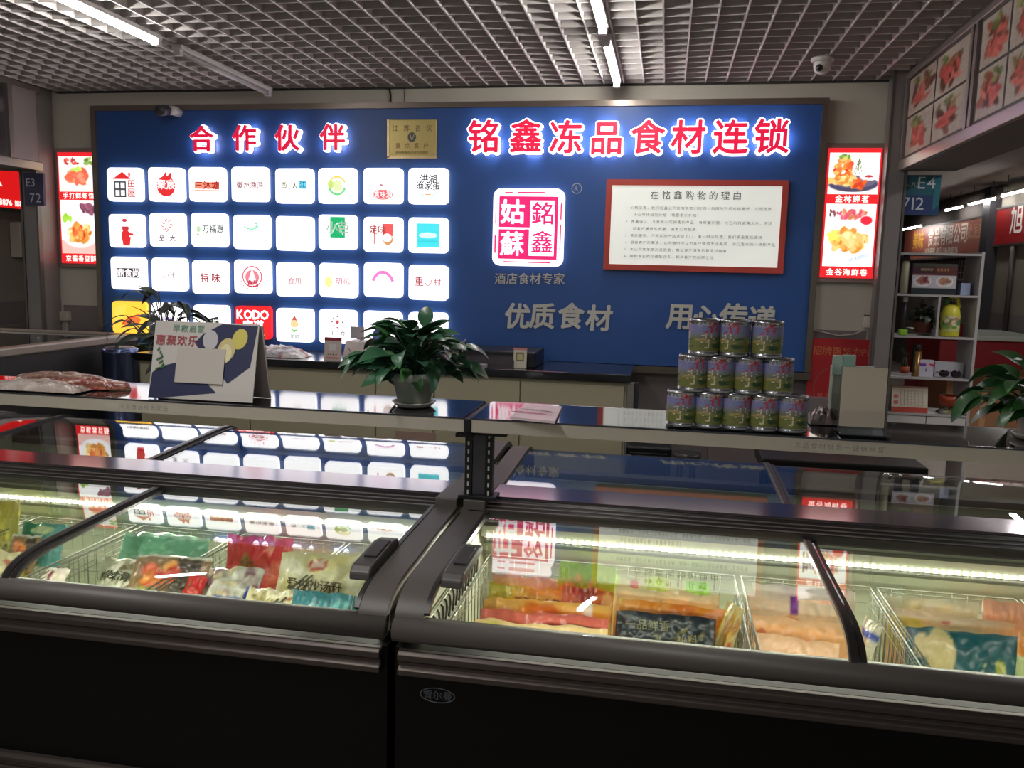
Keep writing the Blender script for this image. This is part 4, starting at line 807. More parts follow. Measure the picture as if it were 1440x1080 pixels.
# ------------------------------------------------------------------ dark furniture seen under the right shelf
a = A(880, 627, y=4.5); b = A(944, 650, y=4.5)
t = thing('safe_box', 'black cabinet seen under the right shelf beside the cream counter', 'cabinet', ((a.x+b.x)/2, 4.6, 0)); MB().box(a.x, b.x, 4.5, 4.66, 0, a.z, M((16, 15, 17), .4)).build('body', t, bevel=.01); MB().box(a.x+.02, b.x-.02, 4.49, 4.5, .05, a.z-.03, M((20, 19, 22), .35)).build('door', t, bevel=.004)
t = thing('stool', 'dark round stool under the right shelf', 'stool', A(966, 640, y=4.4, z=None)); p = A(966, 636, y=4.4)
MB().lathe((p.x, 4.4, p.z-.05), [(.02, 0), (.06, .004), (.075, .03), (.07, .05)], M((42, 38, 38), .4), 20).build('seat', t)
for q in range(4): an = q*math.pi/2+.5; MB().tube([(p.x+.045*math.cos(an), 4.4+.045*math.sin(an), p.z-.048), (p.x+.085*math.cos(an), 4.4+.085*math.sin(an), 0.0)], .008, M((50, 46, 46), .4, .5), 6).build('leg', t)
a = A(1070, 641, y=3.95); b = A(1302, 654, y=3.95)
t = thing('low_table', 'black low table under the right shelf', 'table', ((a.x+b.x)/2, 4.1, 0)); zt = a.z
MB().box(a.x, b.x, 3.9, 4.22, zt-.06, zt, M((20, 18, 19), .45)).build('tabletop', t, bevel=.008)
for q in (a.x+.03, b.x-.06):
    for yy in (3.92, 4.17): MB().box(q, q+.03, yy, yy+.03, 0, zt-.06, M((40, 38, 38), .4)).build('leg', t)
single(MB().box(.3, 1.19, 5.2, 5.33, 0, .9, M((120, 108, 108), .6)), 'low_partition', 'mauve-grey low partition under the blue board at right', 'partition')
# ------------------------------------------------------------------ things on the shelves
SZ = SH+.0045
# cans: 5 + 4 + 3
def can_proto():
    t = thing('food_can', '', 'can'); r_, h_ = .0443, .1035
    prof = [(.044, 0), (r_, .003), (r_, .008), (r_-.0015, .010)]
    nb_ = 9
    prof += [(r_-.0015, .010+.004), (r_-.0015, h_-.014), (r_-.0015, h_-.010), (r_, h_-.008), (r_, h_-.002), (r_-.003, h_), (r_-.006, h_-.005)]
    MB().lathe((0, 0, 0), prof, M((170, 172, 176), .22, .9), 32).add([(0, 0, h_-.006)]+[((r_-.006)*math.cos(2*math.pi*k/24), (r_-.006)*math.sin(2*math.pi*k/24), h_-.006) for k in range(24)], [(0, k+1, (k+1) % 24+1) for k in range(24)], M((176, 178, 182), .25, .9)).build('tin', t)
    ra = Ras(90, 40, (150, 150, 190), 8); ra.grad('v', (112, 116, 60), (126, 128, 172), .35, .75)
    rep = ra.rg
    for rpt in range(3):
        o_ = rpt/3
        ra.blobs(9, .12+o_, .32, .09, .2, [(90, 110, 50), (130, 130, 60), (150, 140, 90)], (.02, .06), 1); ra.blobs(4, .26+o_, .3, .03, .2, [(62, 96, 48), (50, 80, 46)], (.04, .09), .5); ra.blobs(5, .1+o_, .42, .06, .1, [(190, 172, 100), (176, 150, 110)], (.012, .03))
        ra.blobs(4, .17+o_, .72, .06, .1, [(150, 140, 176), (120, 130, 176)], (.02, .06)); ra.blobs(3, .12+o_, .74, .02, .05, [(176, 56, 66)], (.012, .022), .8)
    ra.noise(9)
    def sf(u, v, e=0): a = -u*2*math.pi+.1; rr = r_-.0006+e+.0004*math.sin(v*60); return Vector((rr*math.cos(a), rr*math.sin(a), .013+v*(h_-.028)))
    # u runs clockwise from the front for a viewer at -y
    def sf2(u, v, e=0): a = -math.pi/2+(u-.5)*2*math.pi; rr = r_-.0006+e; return Vector((rr*math.cos(a), rr*math.sin(a), .013+v*(h_-.028)))
    lb = ra.panel('paper_label', None, 0, 0, Mprint(0, .42, .2), t, surf=sf2)
    mb = MB()
    def wrp(a0, b0): return lambda a, b, z: sf2(.5+(a+a0)/(2*math.pi*r_), (b+b0*.9)/(h_-.028), .0004+z)
    for k in range(3):
        o_ = (k-1)/3*2*math.pi*r_
        text(mb, None, '香', .038, M((190, 60, 60), .5), c=0, off=.01, warp=wrp(o_+.012, .078)); text(mb, None, '芋', .046, M((206, 198, 170), .5), c=0, off=.01, warp=wrp(o_-.004, .032)); text(mb, None, '清水荔浦', .012, M((190, 190, 196), .5), c=0, warp=wrp(o_-.014, .085))
    mb.build('label_print', t); return t
can0 = can_proto()
def dup(root, loc, rz, label=None, group=None):
    r = root.copy(); COL.objects.link(r); r.matrix_basis = Matrix.Translation(loc) @ Matrix.Rotation(rz, 4, 'Z')
    if label: r['label'] = label
    if group: r['group'] = group
    for ch in list(root.children):
        c = ch.copy(); COL.objects.link(c); c.parent = r
        for g in list(ch.children):
            d = g.copy(); COL.objects.link(d); d.parent = c
    return r
ords = ['leftmost', 'second from left', 'middle', 'second from right', 'rightmost']; first = True
yc = 2.475
rows_ = [([958.5, 997, 1035, 1074, 1113.5], 600, 'bottom'), ([975, 1012, 1052, 1093], 0, 'middle'), ([990, 1032, 1078], 0, 'top')]
zrow = SZ; rr_ = random.Random(11)
for ri, (pxs, _, rn) in enumerate(rows_):
    for k, px in enumerate(pxs):
        py = (578, 530, 482)[ri]; x_ = A(px, py, y=yc).x
        nm = {5: ords, 4: ['leftmost', 'second from left', 'second from right', 'rightmost'], 3: ['left', 'middle', 'right']}[len(pxs)][k]
        lb = 'food can, %s in the %s row of the can pyramid' % (nm, rn)
        loc = (x_, yc, SZ+ri*.1038); rz = rr_.uniform(-.5, .5)
        if first: can0.matrix_basis = Matrix.Translation(loc) @ Matrix.Rotation(rz, 4, 'Z'); WM[can0.name] = can0.matrix_basis.copy(); can0['label'] = lb; can0['group'] = 'stacked food cans on the right shelf'; first = False
        else: dup(can0, loc, rz, lb, 'stacked food cans on the right shelf')
# tent card on the left shelf
a = A(211, 572, z=SZ); b = A(356, 578, z=SZ); yb = 2.445
a = A(209, 572, y=yb); b = A(355, 575, y=yb); tw = b.x-a.x; cx = (a.x+b.x)/2; th = A(280, 452, y=2.53).z-SZ
t = thing('tent_card', 'large dark blue and white tent sign with a blank sheet taped over it', 'sign', (cx, 2.5, SZ))
u = Vector((0, .055, th)).normalized(); L = math.hypot(.055, th); fr = Fr((cx, yb, SZ), (1, 0, 0), u)
MB().fbox(fr, -tw/2, tw/2, 0, L, -.004, 0, M((196, 190, 184), .5)).build('front_panel', t)
u2 = Vector((0, -.05, th)).normalized(); fr2 = Fr((cx-.01, yb+.12, SZ), (1, 0, 0), u2); MB().fbox(fr2, -tw/2+.01, tw/2+.015, 0, L*.97, 0, .004, M((176, 166, 160), .6)).build('back_panel', t)
p = Pr(fr.at(0, L/2, .0004), 0, .5); X, Y_ = tw/2, L/2; NV = (46, 50, 82)
p.poly([(-X, -Y_), (-X*.78, -Y_), (X*.3, -Y_*.8), (-X*.35, .0), (-X*.8, Y_*-.18), (-X*.97, -Y_*.35)], NV).poly([(X*.3, Y_*.97), (X*.98, Y_*.95), (X*.9, -.1*Y_), (X*.5, -Y_*.55), (-X*.2, Y_*.45), (-X*.05, Y_*.7)], NV)
p.ell(X*.1, Y_*.55, .026, .032, (190, 186, 190)).ell(X*.66, Y_*.6, .026, .034, (208, 196, 100), -.3).ell(X*.42, Y_*.3, .03, .04, (206, 190, 130), -.3).ell(X*.42, Y_*.22, .02, .03, (224, 214, 170))
p.txt('早教启蒙', -X*.34, Y_*.82, .026, (90, 150, 120), gap=.1).txt('惠聚欢乐', -X*.55, Y_*.5, .036, (170, 74, 84), off=.01, gap=.05)
for k in range(7): p.line([(-X*.86+.004*k, Y_*(.3-.08*k)), (-X*.9+.01*(k % 3), Y_*(.22-.08*k))], .005, (60, 110, 70))
p.build('print', t)
MB().fbox(fr.at(0, L/2), -X*.5, X*.42, -L*.29, L*.16, .0055, .007, M((188, 180, 172), .6)).build('taped_sheet', t)
# long squid/stick bags
cols = [(146, 84, 66), (170, 104, 84), (120, 62, 50), (196, 160, 146), (150, 50, 50)]
def surf_bag(name, label, p0, p1, z0, rad, flat, cols, seed, mix=.4):
    r = Ras(46, 22, cols[0], seed)
    for q in range(9): r.ell(.5, (q+.5)/9, .6, .03, cols[1+q % 2], soft=.6)
    r.blobs(40, .5, .5, .5, .5, cols, (.015, .05), 3); r.blobs(14, .3, .5, .3, .5, [(206, 190, 184), (180, 160, 156)], (.008, .025), 4); r.noise(14)
    d = Vector(p1)-Vector(p0); nrm = Vector((-d.y, d.x, 0)).normalized()
    def sf(u, v):
        e = max(.0, math.sin(math.pi*u))**.35; an = math.pi*(1-v) if True else 0
        n_ = 1+.22*mnoise.noise(Vector((u*8, v*7, seed)))
        return Vector(p0)+d*u+nrm*math.cos(an)*rad*e*n_*-1+Vector((0, 0, z0+.002+abs(math.sin(an))*rad*flat*e*n_))
    mb = MB(); top = [sf(a_, b_) for a_, b_ in zip(r.u.ravel(), r.v.ravel())]; nx, ny = r.nx, r.ny
    fs = [(j*nx+i, j*nx+i+1, (j+1)*nx+i+1, (j+1)*nx+i) for j in range(ny-1) for i in range(nx-1)]
    m_ = Mprint(0, .22, .8, bump=.5); mb.add(top, fs, m_, True); mb.add([(v.x, v.y, z0+.001) for v in top], [f_[::-1] for f_ in fs], m_, True); c_ = r.lin(); mb.col = np.concatenate([c_, c_])
    return single(mb, name, label, 'bag')
surf_bag('dried_fish_bag', 'long clear bag of brown dried fish sticks on the left shelf', (A(-40, 560, z=SZ).x, 2.52, 0), (A(195, 545, z=SZ).x, 2.585, 0), SZ, .046, .75, cols, 3)
surf_bag('dried_fish_bag', 'second clear bag of dried sticks behind, ending nearer the picture edge', (A(-40, 545, z=SZ).x, 2.64, 0), (A(130, 545, z=SZ).x, 2.66, 0), SZ, .04, .9, [(150, 120, 108), (176, 140, 126), (120, 80, 66), (196, 180, 170)], 9)
mb = crinkle('', '', (-20, 545), (118, 552), 2.475, SZ, .035, [(186, 170, 160), (206, 196, 190), (150, 130, 120)], seed=14, depth=.05); single(mb, 'plastic_bag', 'thin crinkled clear bag in front of the dried fish sticks', 'bag')
# leaflet on right shelf
a = A(717, 590, z=SZ); b = A(780, 596, z=SZ); c2 = A(790, 575, z=SZ); d2 = A(738, 571, z=SZ)
t = thing('leaflet', 'pink and white leaflet pack lying on the right shelf near the post', 'leaflet', ((a.x+c2.x)/2, (a.y+c2.y)/2, SZ))
MB().add([(*q.xy, SZ+dz) for q in (a, b, c2, d2) for dz in (.0006, .008)], [(0, 2, 4, 6)[::-1], (1, 3, 5, 7), (0, 2, 3, 1), (2, 4, 5, 3), (4, 6, 7, 5), (6, 0, 1, 7)], M((206, 186, 190), .4)).build('sheet', t)
q = (b-a).normalized(); p = Pr(Fr(((a.x+c2.x)/2, (a.y+c2.y)/2, SZ+.0083), (q.x, q.y, 0), (-q.y, q.x, 0))); p.poly([(-.07, -.05), (.07, -.05), (.03, -.03), (-.06, -.02)], (176, 90, 110)).line([(-.06, .02), (.0, .03), (.05, .0), (.02, -.03)], .004, (90, 80, 84)).txt('特价优惠', .0, .01, .022, (150, 80, 90)); p.build('print', t)
# blank stand sign on right shelf
yb = 2.50; a = A(1186, 516, y=yb); b = A(1250, 520, y=yb); c2 = A(1182, 604, y=yb); w_ = b.x-a.x
t = thing('acrylic_stand', 'blank cream sheet in a clear acrylic stand on the right shelf', 'stand', ((a.x+b.x)/2, yb, SZ)); fr = Fr(((a.x+b.x)/2, yb, SZ), (1, .02, 0), (0, .03, 1)); h_ = a.z-SZ
MB().fbox(fr, -w_/2, w_/2, .018, h_, -.003, 0, M((196, 184, 166), .6)).build('sheet', t)
MB().fbox(fr, -w_/2-.004, w_/2+.008, .004, h_+.002, -.006, -.0035, Mglass((230, 235, 235))).fbox(fr, -w_/2-.004, w_/2+.008, 0, .004, -.05, .05, Mglass((200, 205, 205), 1.8)).build('acrylic', t)
MB().fbox(fr, w_/2+.002, w_/2+.007, .004, h_, -.004, .001, M((90, 84, 82), .3)).build('edge', t)
# mint card behind it
a = A(1173, 495, y=2.66); b = A(1203, 582, y=2.66)
t = thing('packing_case', 'pale green-grey carton standing behind the blank stand', 'carton', ((a.x+b.x)/2, 2.67, SZ)); MB().box(a.x, b.x+.05, 2.65, 2.70, SZ, A(1180, 515, y=2.66).z, M((160, 164, 152), .5)).build('carton', t, bevel=.002)
MB().box(a.x-.005, A(1184, 500, y=2.66).x, 2.64, 2.65, A(1180, 526, y=2.66).z, A(1180, 499, y=2.66).z, M((170, 196, 184), .4)).box(A(1185, 500, y=2.66).x, A(1202, 500, y=2.66).x, 2.64, 2.65, A(1180, 518, y=2.66).z, A(1180, 498, y=2.66).z, M((150, 186, 172), .4)).build('flap', t)
mb = crinkle('', '', (1134, 590), (1185, 592), 2.65, SZ, .05, [(120, 110, 112), (150, 130, 130), (70, 60, 62), (90, 70, 66)], seed=21, depth=.05); single(mb, 'plastic_bag', 'dark crumpled clear bag between the cans and the blank stand', 'bag')
# red poster behind, standing on a stack near the wall
yb = 5.30; a = A(1139, 475, y=yb); b = A(1236, 478, y=yb); c2 = A(1132, 566, y=yb)
t = thing('red_poster', 'red poster with gold characters low on the wall right of the board', 'poster', ((a.x+b.x)/2, yb, c2.z)); fr = Fr(((a.x+b.x)/2, yb, (a.z+c2.z)/2)); w_ = b.x-a.x; h_ = a.z-c2.z+.25
fr = fr.at(0, -.125); MB().fbox(fr, -w_/2, w_/2, -h_/2, h_/2, -.01, 0, M((172, 34, 40), .5)).build('sheet', t); p = Pr(fr.at(0, 0, .0005), 0, .5); p.rect(-w_/2, -h_/2, w_/2, h_/2, (168, 32, 38)); p.txt('招牌惠华为P10', 0, h_/2-.075, .056, (196, 120, 70)).ring(-.02, .02, .14, .14, .008, (150, 70, 60)).txt('礼遇季', -.06, -.03, .05, (206, 110, 96)); p.build('print', t)
# ------------------------------------------------------------------ plants
def leaf_mesh(name, L, w_, curl, mcol, fold=.25, n=7):
    mb = MB(); vs = []
    for k in range(n+1):
        u = k/n; wd = w_*(math.sin(math.pi*min(1, u**.8*.97+.03))**.8)*(1-.25*u); x = L*math.sin(u*curl)/max(curl, .01); z = -L*(1-math.cos(u*curl))/max(curl, .01)
        vs += [(x, -wd, z+fold*wd), (x, 0, z), (x, wd, z+fold*wd)]
    fs = []
    for k in range(n): b = 3*k; fs += [(b, b+3, b+4, b+1), (b+1, b+4, b+5, b+2)]
    mb.add(vs, fs, mcol, True); return mb.mesh(name)
def plant(label, base, pot, nleaf, R, H, Ls, mats, seed, group=None, asc=(.1, 1.2), narrow=.3, potmat=None, stemmat=None, droop=1.1, zc=0, half=None):
    t = thing('potted_plant', label, 'plant', base, group=group); rg = random.Random(seed)
    if pot:
        r0, r1, hp, sr = pot
        MB().lathe(base, [(r0, .012), (r0+.004, .016), (r1-.006, hp-.028), (r1, hp-.026), (r1, hp), (r1-.008, hp), (r1-.012, hp-.02)], potmat, 28).build('pot', t)
        MB().lathe((base[0], base[1], base[2]+hp-.02), [(.001, .002), (r1-.01, 0)], M((50, 38, 32), .9), 20).build('soil', t)
        if sr: MB().lathe(base, [(sr*.8, 0), (sr, .012), (sr+.003, .016), (sr-.004, .014), (sr*.78, .006)], M((226, 224, 214), .4), 28).build('saucer', t)
        top = hp-.02
    else: top = zc
    meshes = [leaf_mesh('leaf', Ls*s, Ls*s*narrow, c, m) for s, c, m in ((1, droop, mats[0]), (.85, droop*.7, mats[1]), (1.15, droop*1.3, mats[0]), (.7, .5, mats[2]))]
    mb = MB(); B = Vector(base)
    for k in range(nleaf):
        an = rg.uniform(0, 2*math.pi) if half is None else rg.uniform(*half); el = rg.uniform(*asc); rd = R*(rg.random()**.55)*math.cos(el)*.95; hh = H*(rg.random()**.8)*(.25+.75*math.sin(min(el+.25, 1.57)))
        tip = Vector((rd*math.cos(an), rd*math.sin(an), top+hh))
        o = bpy.data.objects.new('leaf', rg.choice(meshes)); o.parent = t
        rot = Matrix.Rotation(an, 4, 'Z') @ Matrix.Rotation(-(el*.9-.35+rg.uniform(-.3, .3)), 4, 'Y') @ Matrix.Rotation(rg.uniform(-.7, .7), 4, 'X')
        o.matrix_basis = Matrix.Translation(tip) @ rot; COL.objects.link(o)
        s0 = B+Vector((rg.uniform(-.02, .02), rg.uniform(-.02, .02), top)); e = B+tip; mid = (s0+e)/2+Vector((0, 0, .03)); mb.tube([s0, mid, e], .002, stemmat or mats[1], 4)
    mb.build('stems', t, kind='stuff'); return t
LF = [M((52, 98, 68), .35, coat=.2), M((42, 82, 60), .4), M((80, 134, 74), .4)]
a = A(575, 574, z=SZ)
plant('bushy green leafy plant in a grey-green pot on the left shelf', (a.x, 2.56, SZ), (.048, .072, .107, .067), 170, .175, .165, .10, LF, 4, asc=(.1, 1.4), potmat=M((150, 158, 146), .5), narrow=.28, droop=.9)
a = A(246, 480, y=2.67)
LD = [M((40, 48, 44), .5), M((52, 60, 50), .5), M((60, 76, 58), .5)]
plant('dark slender-leaved plant in a pot behind the tent sign', (a.x-.02, 2.66, SZ), (.035, .045, .09, 0), 58, .155, .28, .11, LD, 12, asc=(.1, 1.3), potmat=M((70, 66, 66), .5), narrow=.13, droop=1.3)
a = A(1437, 600, z=SZ)
plant('green leafy plant in a pale pot on the right shelf, cut by the picture edge', (A(1456, 604, y=2.57).x, 2.57, SZ), (.037, .056, .093, .057), 80, .165, .15, .11, [M((46, 92, 44), .4, coat=.2), M((36, 76, 40), .4), M((74, 124, 70), .4)], 8, asc=(-.1, 1.2), potmat=M((176, 164, 160), .5), narrow=.24)
# ------------------------------------------------------------------ white open shelving unit
ys = 5.40; KS = 1.27; WS = M((176, 172, 172), .5)
a = A(1262, 352, y=ys); b = A(1383, 355, y=ys); x0, x1, zt = a.x, b.x+.01, a.z
zs = [zt-.012] + [A(1300, q, y=ys).z for q in (414, 473, 531, 582)]
su = thing('shelving_unit', 'white open shelving unit behind the right shelf', 'shelving', ((x0+x1)/2, 5.5, 0)); yd = 5.68
MB().box(x0, x0+.016, ys, yd, 0, zt, WS).build('side_panel', su); MB().box(x1-.016, x1, ys, yd, 0, zt, WS).build('side_panel', su)
for z in zs+[zs[-1]-.22, .1]: MB().box(x0+.0165, x1-.0165, ys, yd, z-.012, z, WS).build('shelf_board', su)
xd = A(1320, 440, y=ys).x; MB().box(xd-.006, xd+.006, ys+.002, yd, zs[2]+.0005, zs[1]-.0125, WS).build('divider', su)
xm = A(1303, 586, y=ys).x
for q0, q1 in ((x0+.018, xm-.003), (xm+.003, x1-.018)):
    dr = MB().box(q0, q1, ys+.004, yd-.01, zs[4]-.20, zs[4]-.016, M((206, 202, 200), .5)).build('drawer', su); MB().box((q0+q1)/2-.02, (q0+q1)/2+.02, ys-.004, ys+.004, zs[4]-.10, zs[4]-.09, STEEL).build('drawer_pull', dr)
def onsh(px, row): p = A(px, 400, y=ys+.08); return p.x
# food box
a = A(1284, 370, y=ys+.04); b = A(1344, 410, y=ys+.04)
t = thing('food_carton', 'dark purple carton with two meat dish photos on the top shelf', 'carton', ((a.x+b.x)/2, ys+.08, zs[1])); MB().box(a.x, b.x, ys+.04, yd-.06, zs[1]+.001, a.z, M((60, 40, 52), .4)).build('carton', t, bevel=.003)
r = Ras(50, 34, (66, 34, 50), 31); r.rect(0, .2, 1, .62, (196, 190, 200)); dish(r, .24, .42, .2, .17, (190, 176, 176), [(150, 70, 66), (120, 50, 56), (176, 110, 96)], 18); dish(r, .74, .42, .2, .17, (196, 186, 180), [(190, 140, 110), (150, 96, 84)], 18); r.rect(0, 0, 1, .2, (36, 46, 48)); r.rect(0, .62, 1, .68, (120, 50, 66)); r.rect(.5, .62, 1, 1, (92, 46, 46)); r.rect(0, .93, 1, 1, (58, 70, 56))
h_ = a.z-zs[1]; fr = Fr(((a.x+b.x)/2, ys+.0385, zs[1]+h_/2)); r.panel('print', fr, (b.x-a.x)*.98, h_*.97, Mprint(0, .4), t); mb = MB(); text(mb, fr.at(-.045, h_*.3, .001), '精品鸭胗', .018, M((190, 160, 120), .5)); text(mb, fr.at(.045, h_*.3, .001), '酱香猪手', .018, M((206, 150, 90), .5)); mb.build('lettering', t)
a = A(1269, 370, y=ys+.06); b = A(1279, 395, y=ys+.06); t = thing('bottle', 'pale carton bottle with a dark cap at the top left of the white shelving', 'bottle', ((a.x+b.x)/2, ys+.06, zs[1])); MB().lathe(((a.x+b.x)/2, ys+.07, zs[1]), [(.018, .001), (.018, .14), (.012, .155)], M((190, 186, 160), .5), 16).build('body', t); MB().lathe(((a.x+b.x)/2, ys+.07, zs[1]), [(.014, .155), (.014, .185)], M((50, 44, 70), .4), 14).build('cap', t); t.scale = (KS,)*3
a = A(1348, 398, y=ys+.10); b = A(1360, 412, y=ys+.10); single(MB().box(a.x, b.x, ys+.05, ys+.14, zs[1]+.001, a.z, M((150, 162, 196), .5)), 'storage_tub', 'small pale blue tub beside the dark food carton', 'tub')
# row 2
x_ = A(1300, 440, y=ys+.1).x
PL1 = plant('small dark bushy plant in a brown pot in the white shelving', (x_, ys+.11, zs[2]+.001), (.03, .045, .07, 0), 60, .07, .09, .045, [M((48, 60, 42), .5), M((40, 50, 38), .5), M((60, 74, 50), .5)], 31, asc=(0, 1.3), potmat=M((112, 58, 46), .6), narrow=.35)
x_ = A(1337, 440, y=ys+.07).x; hb = zs[1]-zs[2]-.04
t = thing('detergent_jug', 'yellow and green detergent jug with a handle in the white shelving', 'jug', (x_, ys+.07, zs[2]))
YL = M((206, 200, 60), .4); mb = MB(); n = 20; prof = [(.040, .001), (.043, .01), (.043, .1), (.036, .135), (.02, .15)]
mb.lathe((x_, ys+.07, zs[2]), prof, YL, 24).build('body', t)
MB().tube([(x_-.02, ys+.07, zs[2]+.145), (x_-.024, ys+.07, zs[2]+.175), (x_-.005, ys+.07, zs[2]+.19), (x_+.026, ys+.07, zs[2]+.182), (x_+.034, ys+.07, zs[2]+.135)], .009, YL, 8).build('handle', t)
MB().lathe((x_-.02, ys+.07, zs[2]+.15), [(.011, 0), (.011, .035)], M((70, 120, 60), .4), 14).build('cap', t); t.scale = (KS,)*3
r = Ras(24, 26, (196, 196, 120), 40); r.blobs(26, .5, .5, .5, .45, [(120, 160, 70), (226, 220, 180), (190, 120, 110), (90, 140, 80)], (.06, .15)); r.panel('label_print', None, 0, 0, Mprint(0, .4), t, surf=lambda u, v: Vector((x_+.0438*math.sin((u-.5)*2.2), ys+.07-.0438*math.cos((u-.5)*2.2), zs[2]+.025+v*.075)))
a = A(1345, 448, y=ys+.1); b = A(1356, 468, y=ys+.1); single(MB().lathe(((a.x+b.x)/2, ys+.12, zs[2]), [(.02, .001), (.022, .006), (.022, .07), (.018, .075)], M((150, 30, 36), .4), 16), 'red_tin', 'small red tin right of the yellow jug', 'tin')
x_ = A(1271, 440, y=ys+.06).x
t = thing('lamp_tube', 'thin dark tube lamp with a lime base at the left of the white shelving', 'lamp', (x_, ys+.05, zs[2])); MB().box(x_-.018, x_+.018, ys+.03, ys+.07, zs[2]+.001, zs[2]+.028, M((140, 196, 50), .5)).build('base', t, bevel=.005); MB().tube([(x_, ys+.05, zs[2]+.028), (x_, ys+.05, zs[2]+.16)], .008, M((56, 54, 60), .4), 10).build('stem', t); MB().box(x_-.009, x_+.009, ys+.04, ys+.06, zs[2]+.16, zs[2]+.18, M((200, 196, 190), .4)).build('head', t)
t.scale = (KS,)*3; PL1.scale = (KS,)*3
# row 3
x_ = A(1272, 515, y=ys+.06).x
PL2 = plant('tiny potted cactus-like plant in an orange-brown pot, third shelf', (x_, ys+.06, zs[3]+.001), (.018, .024, .045, 0), 14, .02, .09, .045, [M((70, 84, 50), .5), M((84, 80, 56), .5), M((90, 100, 60), .5)], 33, asc=(.9, 1.5), potmat=M((170, 84, 58), .6), narrow=.15, droop=.3)
x_ = A(1289, 510, y=ys+.06).x; t = thing('thermos', 'tall gold and black thermos flask on the third shelf', 'flask', (x_, ys+.06, zs[3])); MB().lathe((x_, ys+.06, zs[3]), [(.018, .001), (.019, .006), (.019, .12)], M((150, 120, 70), .3, .6), 20).build('body', t); MB().lathe((x_, ys+.06, zs[3]), [(.017, .12), (.017, .15), (.012, .156)], M((52, 44, 40), .4), 20).build('cap', t); MB().box(x_-.021, x_-.017, ys+.04, ys+.08, zs[3]+.02, zs[3]+.14, M((40, 34, 32), .4)).build('strap', t); t.scale = (KS,)*3; PL2.scale = (KS,)*3
a = A(1294, 506, y=ys+.04); b = A(1312, 526, y=ys+.04); t = thing('medicine_box', 'small white box with purple and red corners on the third shelf', 'box', ((a.x+b.x)/2, ys+.06, zs[3])); MB().box(a.x, b.x, ys+.04, ys+.08, zs[3]+.001, a.z, M((196, 190, 206), .4)).build('carton', t); p = Pr(Fr(((a.x+b.x)/2, ys+.0395, (a.z+zs[3])/2))); q = (b.x-a.x)/2; p.rect(-q, .015, -q*.1, .03, (120, 60, 160)).poly([(q*.2, .03), (q, .03), (q, .01)], (206, 50, 80)).txt('11', 0, -.008, .026, (70, 60, 120)); p.build('print', t)
a = A(1314, 508, y=ys+.1); b = A(1352, 527, y=ys+.1); single(MB().box(a.x, b.x, ys+.08, ys+.12, zs[3]+.001, a.z, M((186, 184, 192), .5)), 'white_box', 'plain pale box behind the sunglasses', 'box')
a = A(1320, 520, y=ys+.04); b = A(1352, 527, y=ys+.04); mx_ = (a.x+b.x)/2; t = thing('sunglasses', 'dark sunglasses lying on the third shelf', 'glasses', (mx_, ys+.04, zs[3])); 
for s in (-1, 1): MB().ball((mx_+s*.026, ys+.04, zs[3]+.02), .024, M((36, 26, 36), .15), 12, (1, .25, .75)).build('lens', t); MB().tube([(mx_+s*.05, ys+.04, zs[3]+.026), (mx_+s*.052, ys+.1, zs[3]+.02)], .002, BLACK, 5).build('temple', t)
MB().tube([(mx_-.006, ys+.036, zs[3]+.024), (mx_, ys+.036, zs[3]+.03), (mx_+.006, ys+.036, zs[3]+.024)], .002, BLACK, 5).build('bridge', t); t.scale = (KS,)*3
# row 4
a = A(1256, 542, y=ys+.03); b = A(1304, 578, y=ys+.03); t = thing('desk_calendar', 'desk calendar with a red base band on the lowest visible shelf', 'calendar', ((a.x+b.x)/2, ys+.05, zs[4])); h_ = a.z-zs[4]; w_ = b.x-max(a.x, x0+.02); cx = (b.x+max(a.x, x0+.02))/2; fr = Fr((cx, ys+.02, zs[4]+.001), (1, 0, 0), (0, .25, 1))
MB().fbox(fr, -w_/2, w_/2, 0, h_, -.004, 0, M((206, 194, 176), .5)).build('page', t); p = Pr(fr.at(0, 0, .0006)); p.rect(-w_/2, 0, w_/2, h_*.2, (176, 60, 44)).rect(-w_/2, h_*.93, w_/2, h_, (196, 150, 130)); p.ell(-w_*.38, h_*.6, w_*.07, h_*.08, (196, 110, 90)).ell(-w_*.38, h_*.38, w_*.07, h_*.08, (196, 110, 90))
for q in range(7): p.rect(-w_*.25+q*w_*.1, h_*.28, -w_*.25+q*w_*.1+.0015, h_*.85, (170, 156, 140))
for q in range(6): p.rect(-w_*.25, h_*(.28+q*.11), w_*.4, h_*(.28+q*.11)+.0015, (170, 156, 140))
p.build('print', t); MB().fbox(Fr((cx, ys+.11, zs[4]+.001), (1, 0, 0), (0, -.25, 1)), -w_/2, w_/2, 0, h_, 0, .004, M((170, 150, 130), .5)).build('back_leg', t)
x_ = A(1337, 560, y=ys+.08).x; t = thing('bowl', 'orange-brown bowl on folded cloths on the lowest visible shelf', 'bowl', (x_, ys+.08, zs[4]+.050)); MB().lathe((x_, ys+.08, zs[4]+.046), [(.035, 0), (.046, .008), (.05, .03), (.05, .05), (.046, .05), (.044, .02), (.001, .008)], M((160, 66, 40), .4), 24).build('bowl_body', t); t.scale = (KS,)*3
mb = crinkle('', '', (1318, 575), (1354, 577), ys+.08, zs[4], .045, [(90, 100, 96), (150, 140, 110), (120, 110, 70), (70, 80, 90)], seed=44, depth=.045, mat=Mprint(0, .8)); single(mb, 'folded_cloth', 'small heap of grey-green cloth under the orange bowl', 'cloth')
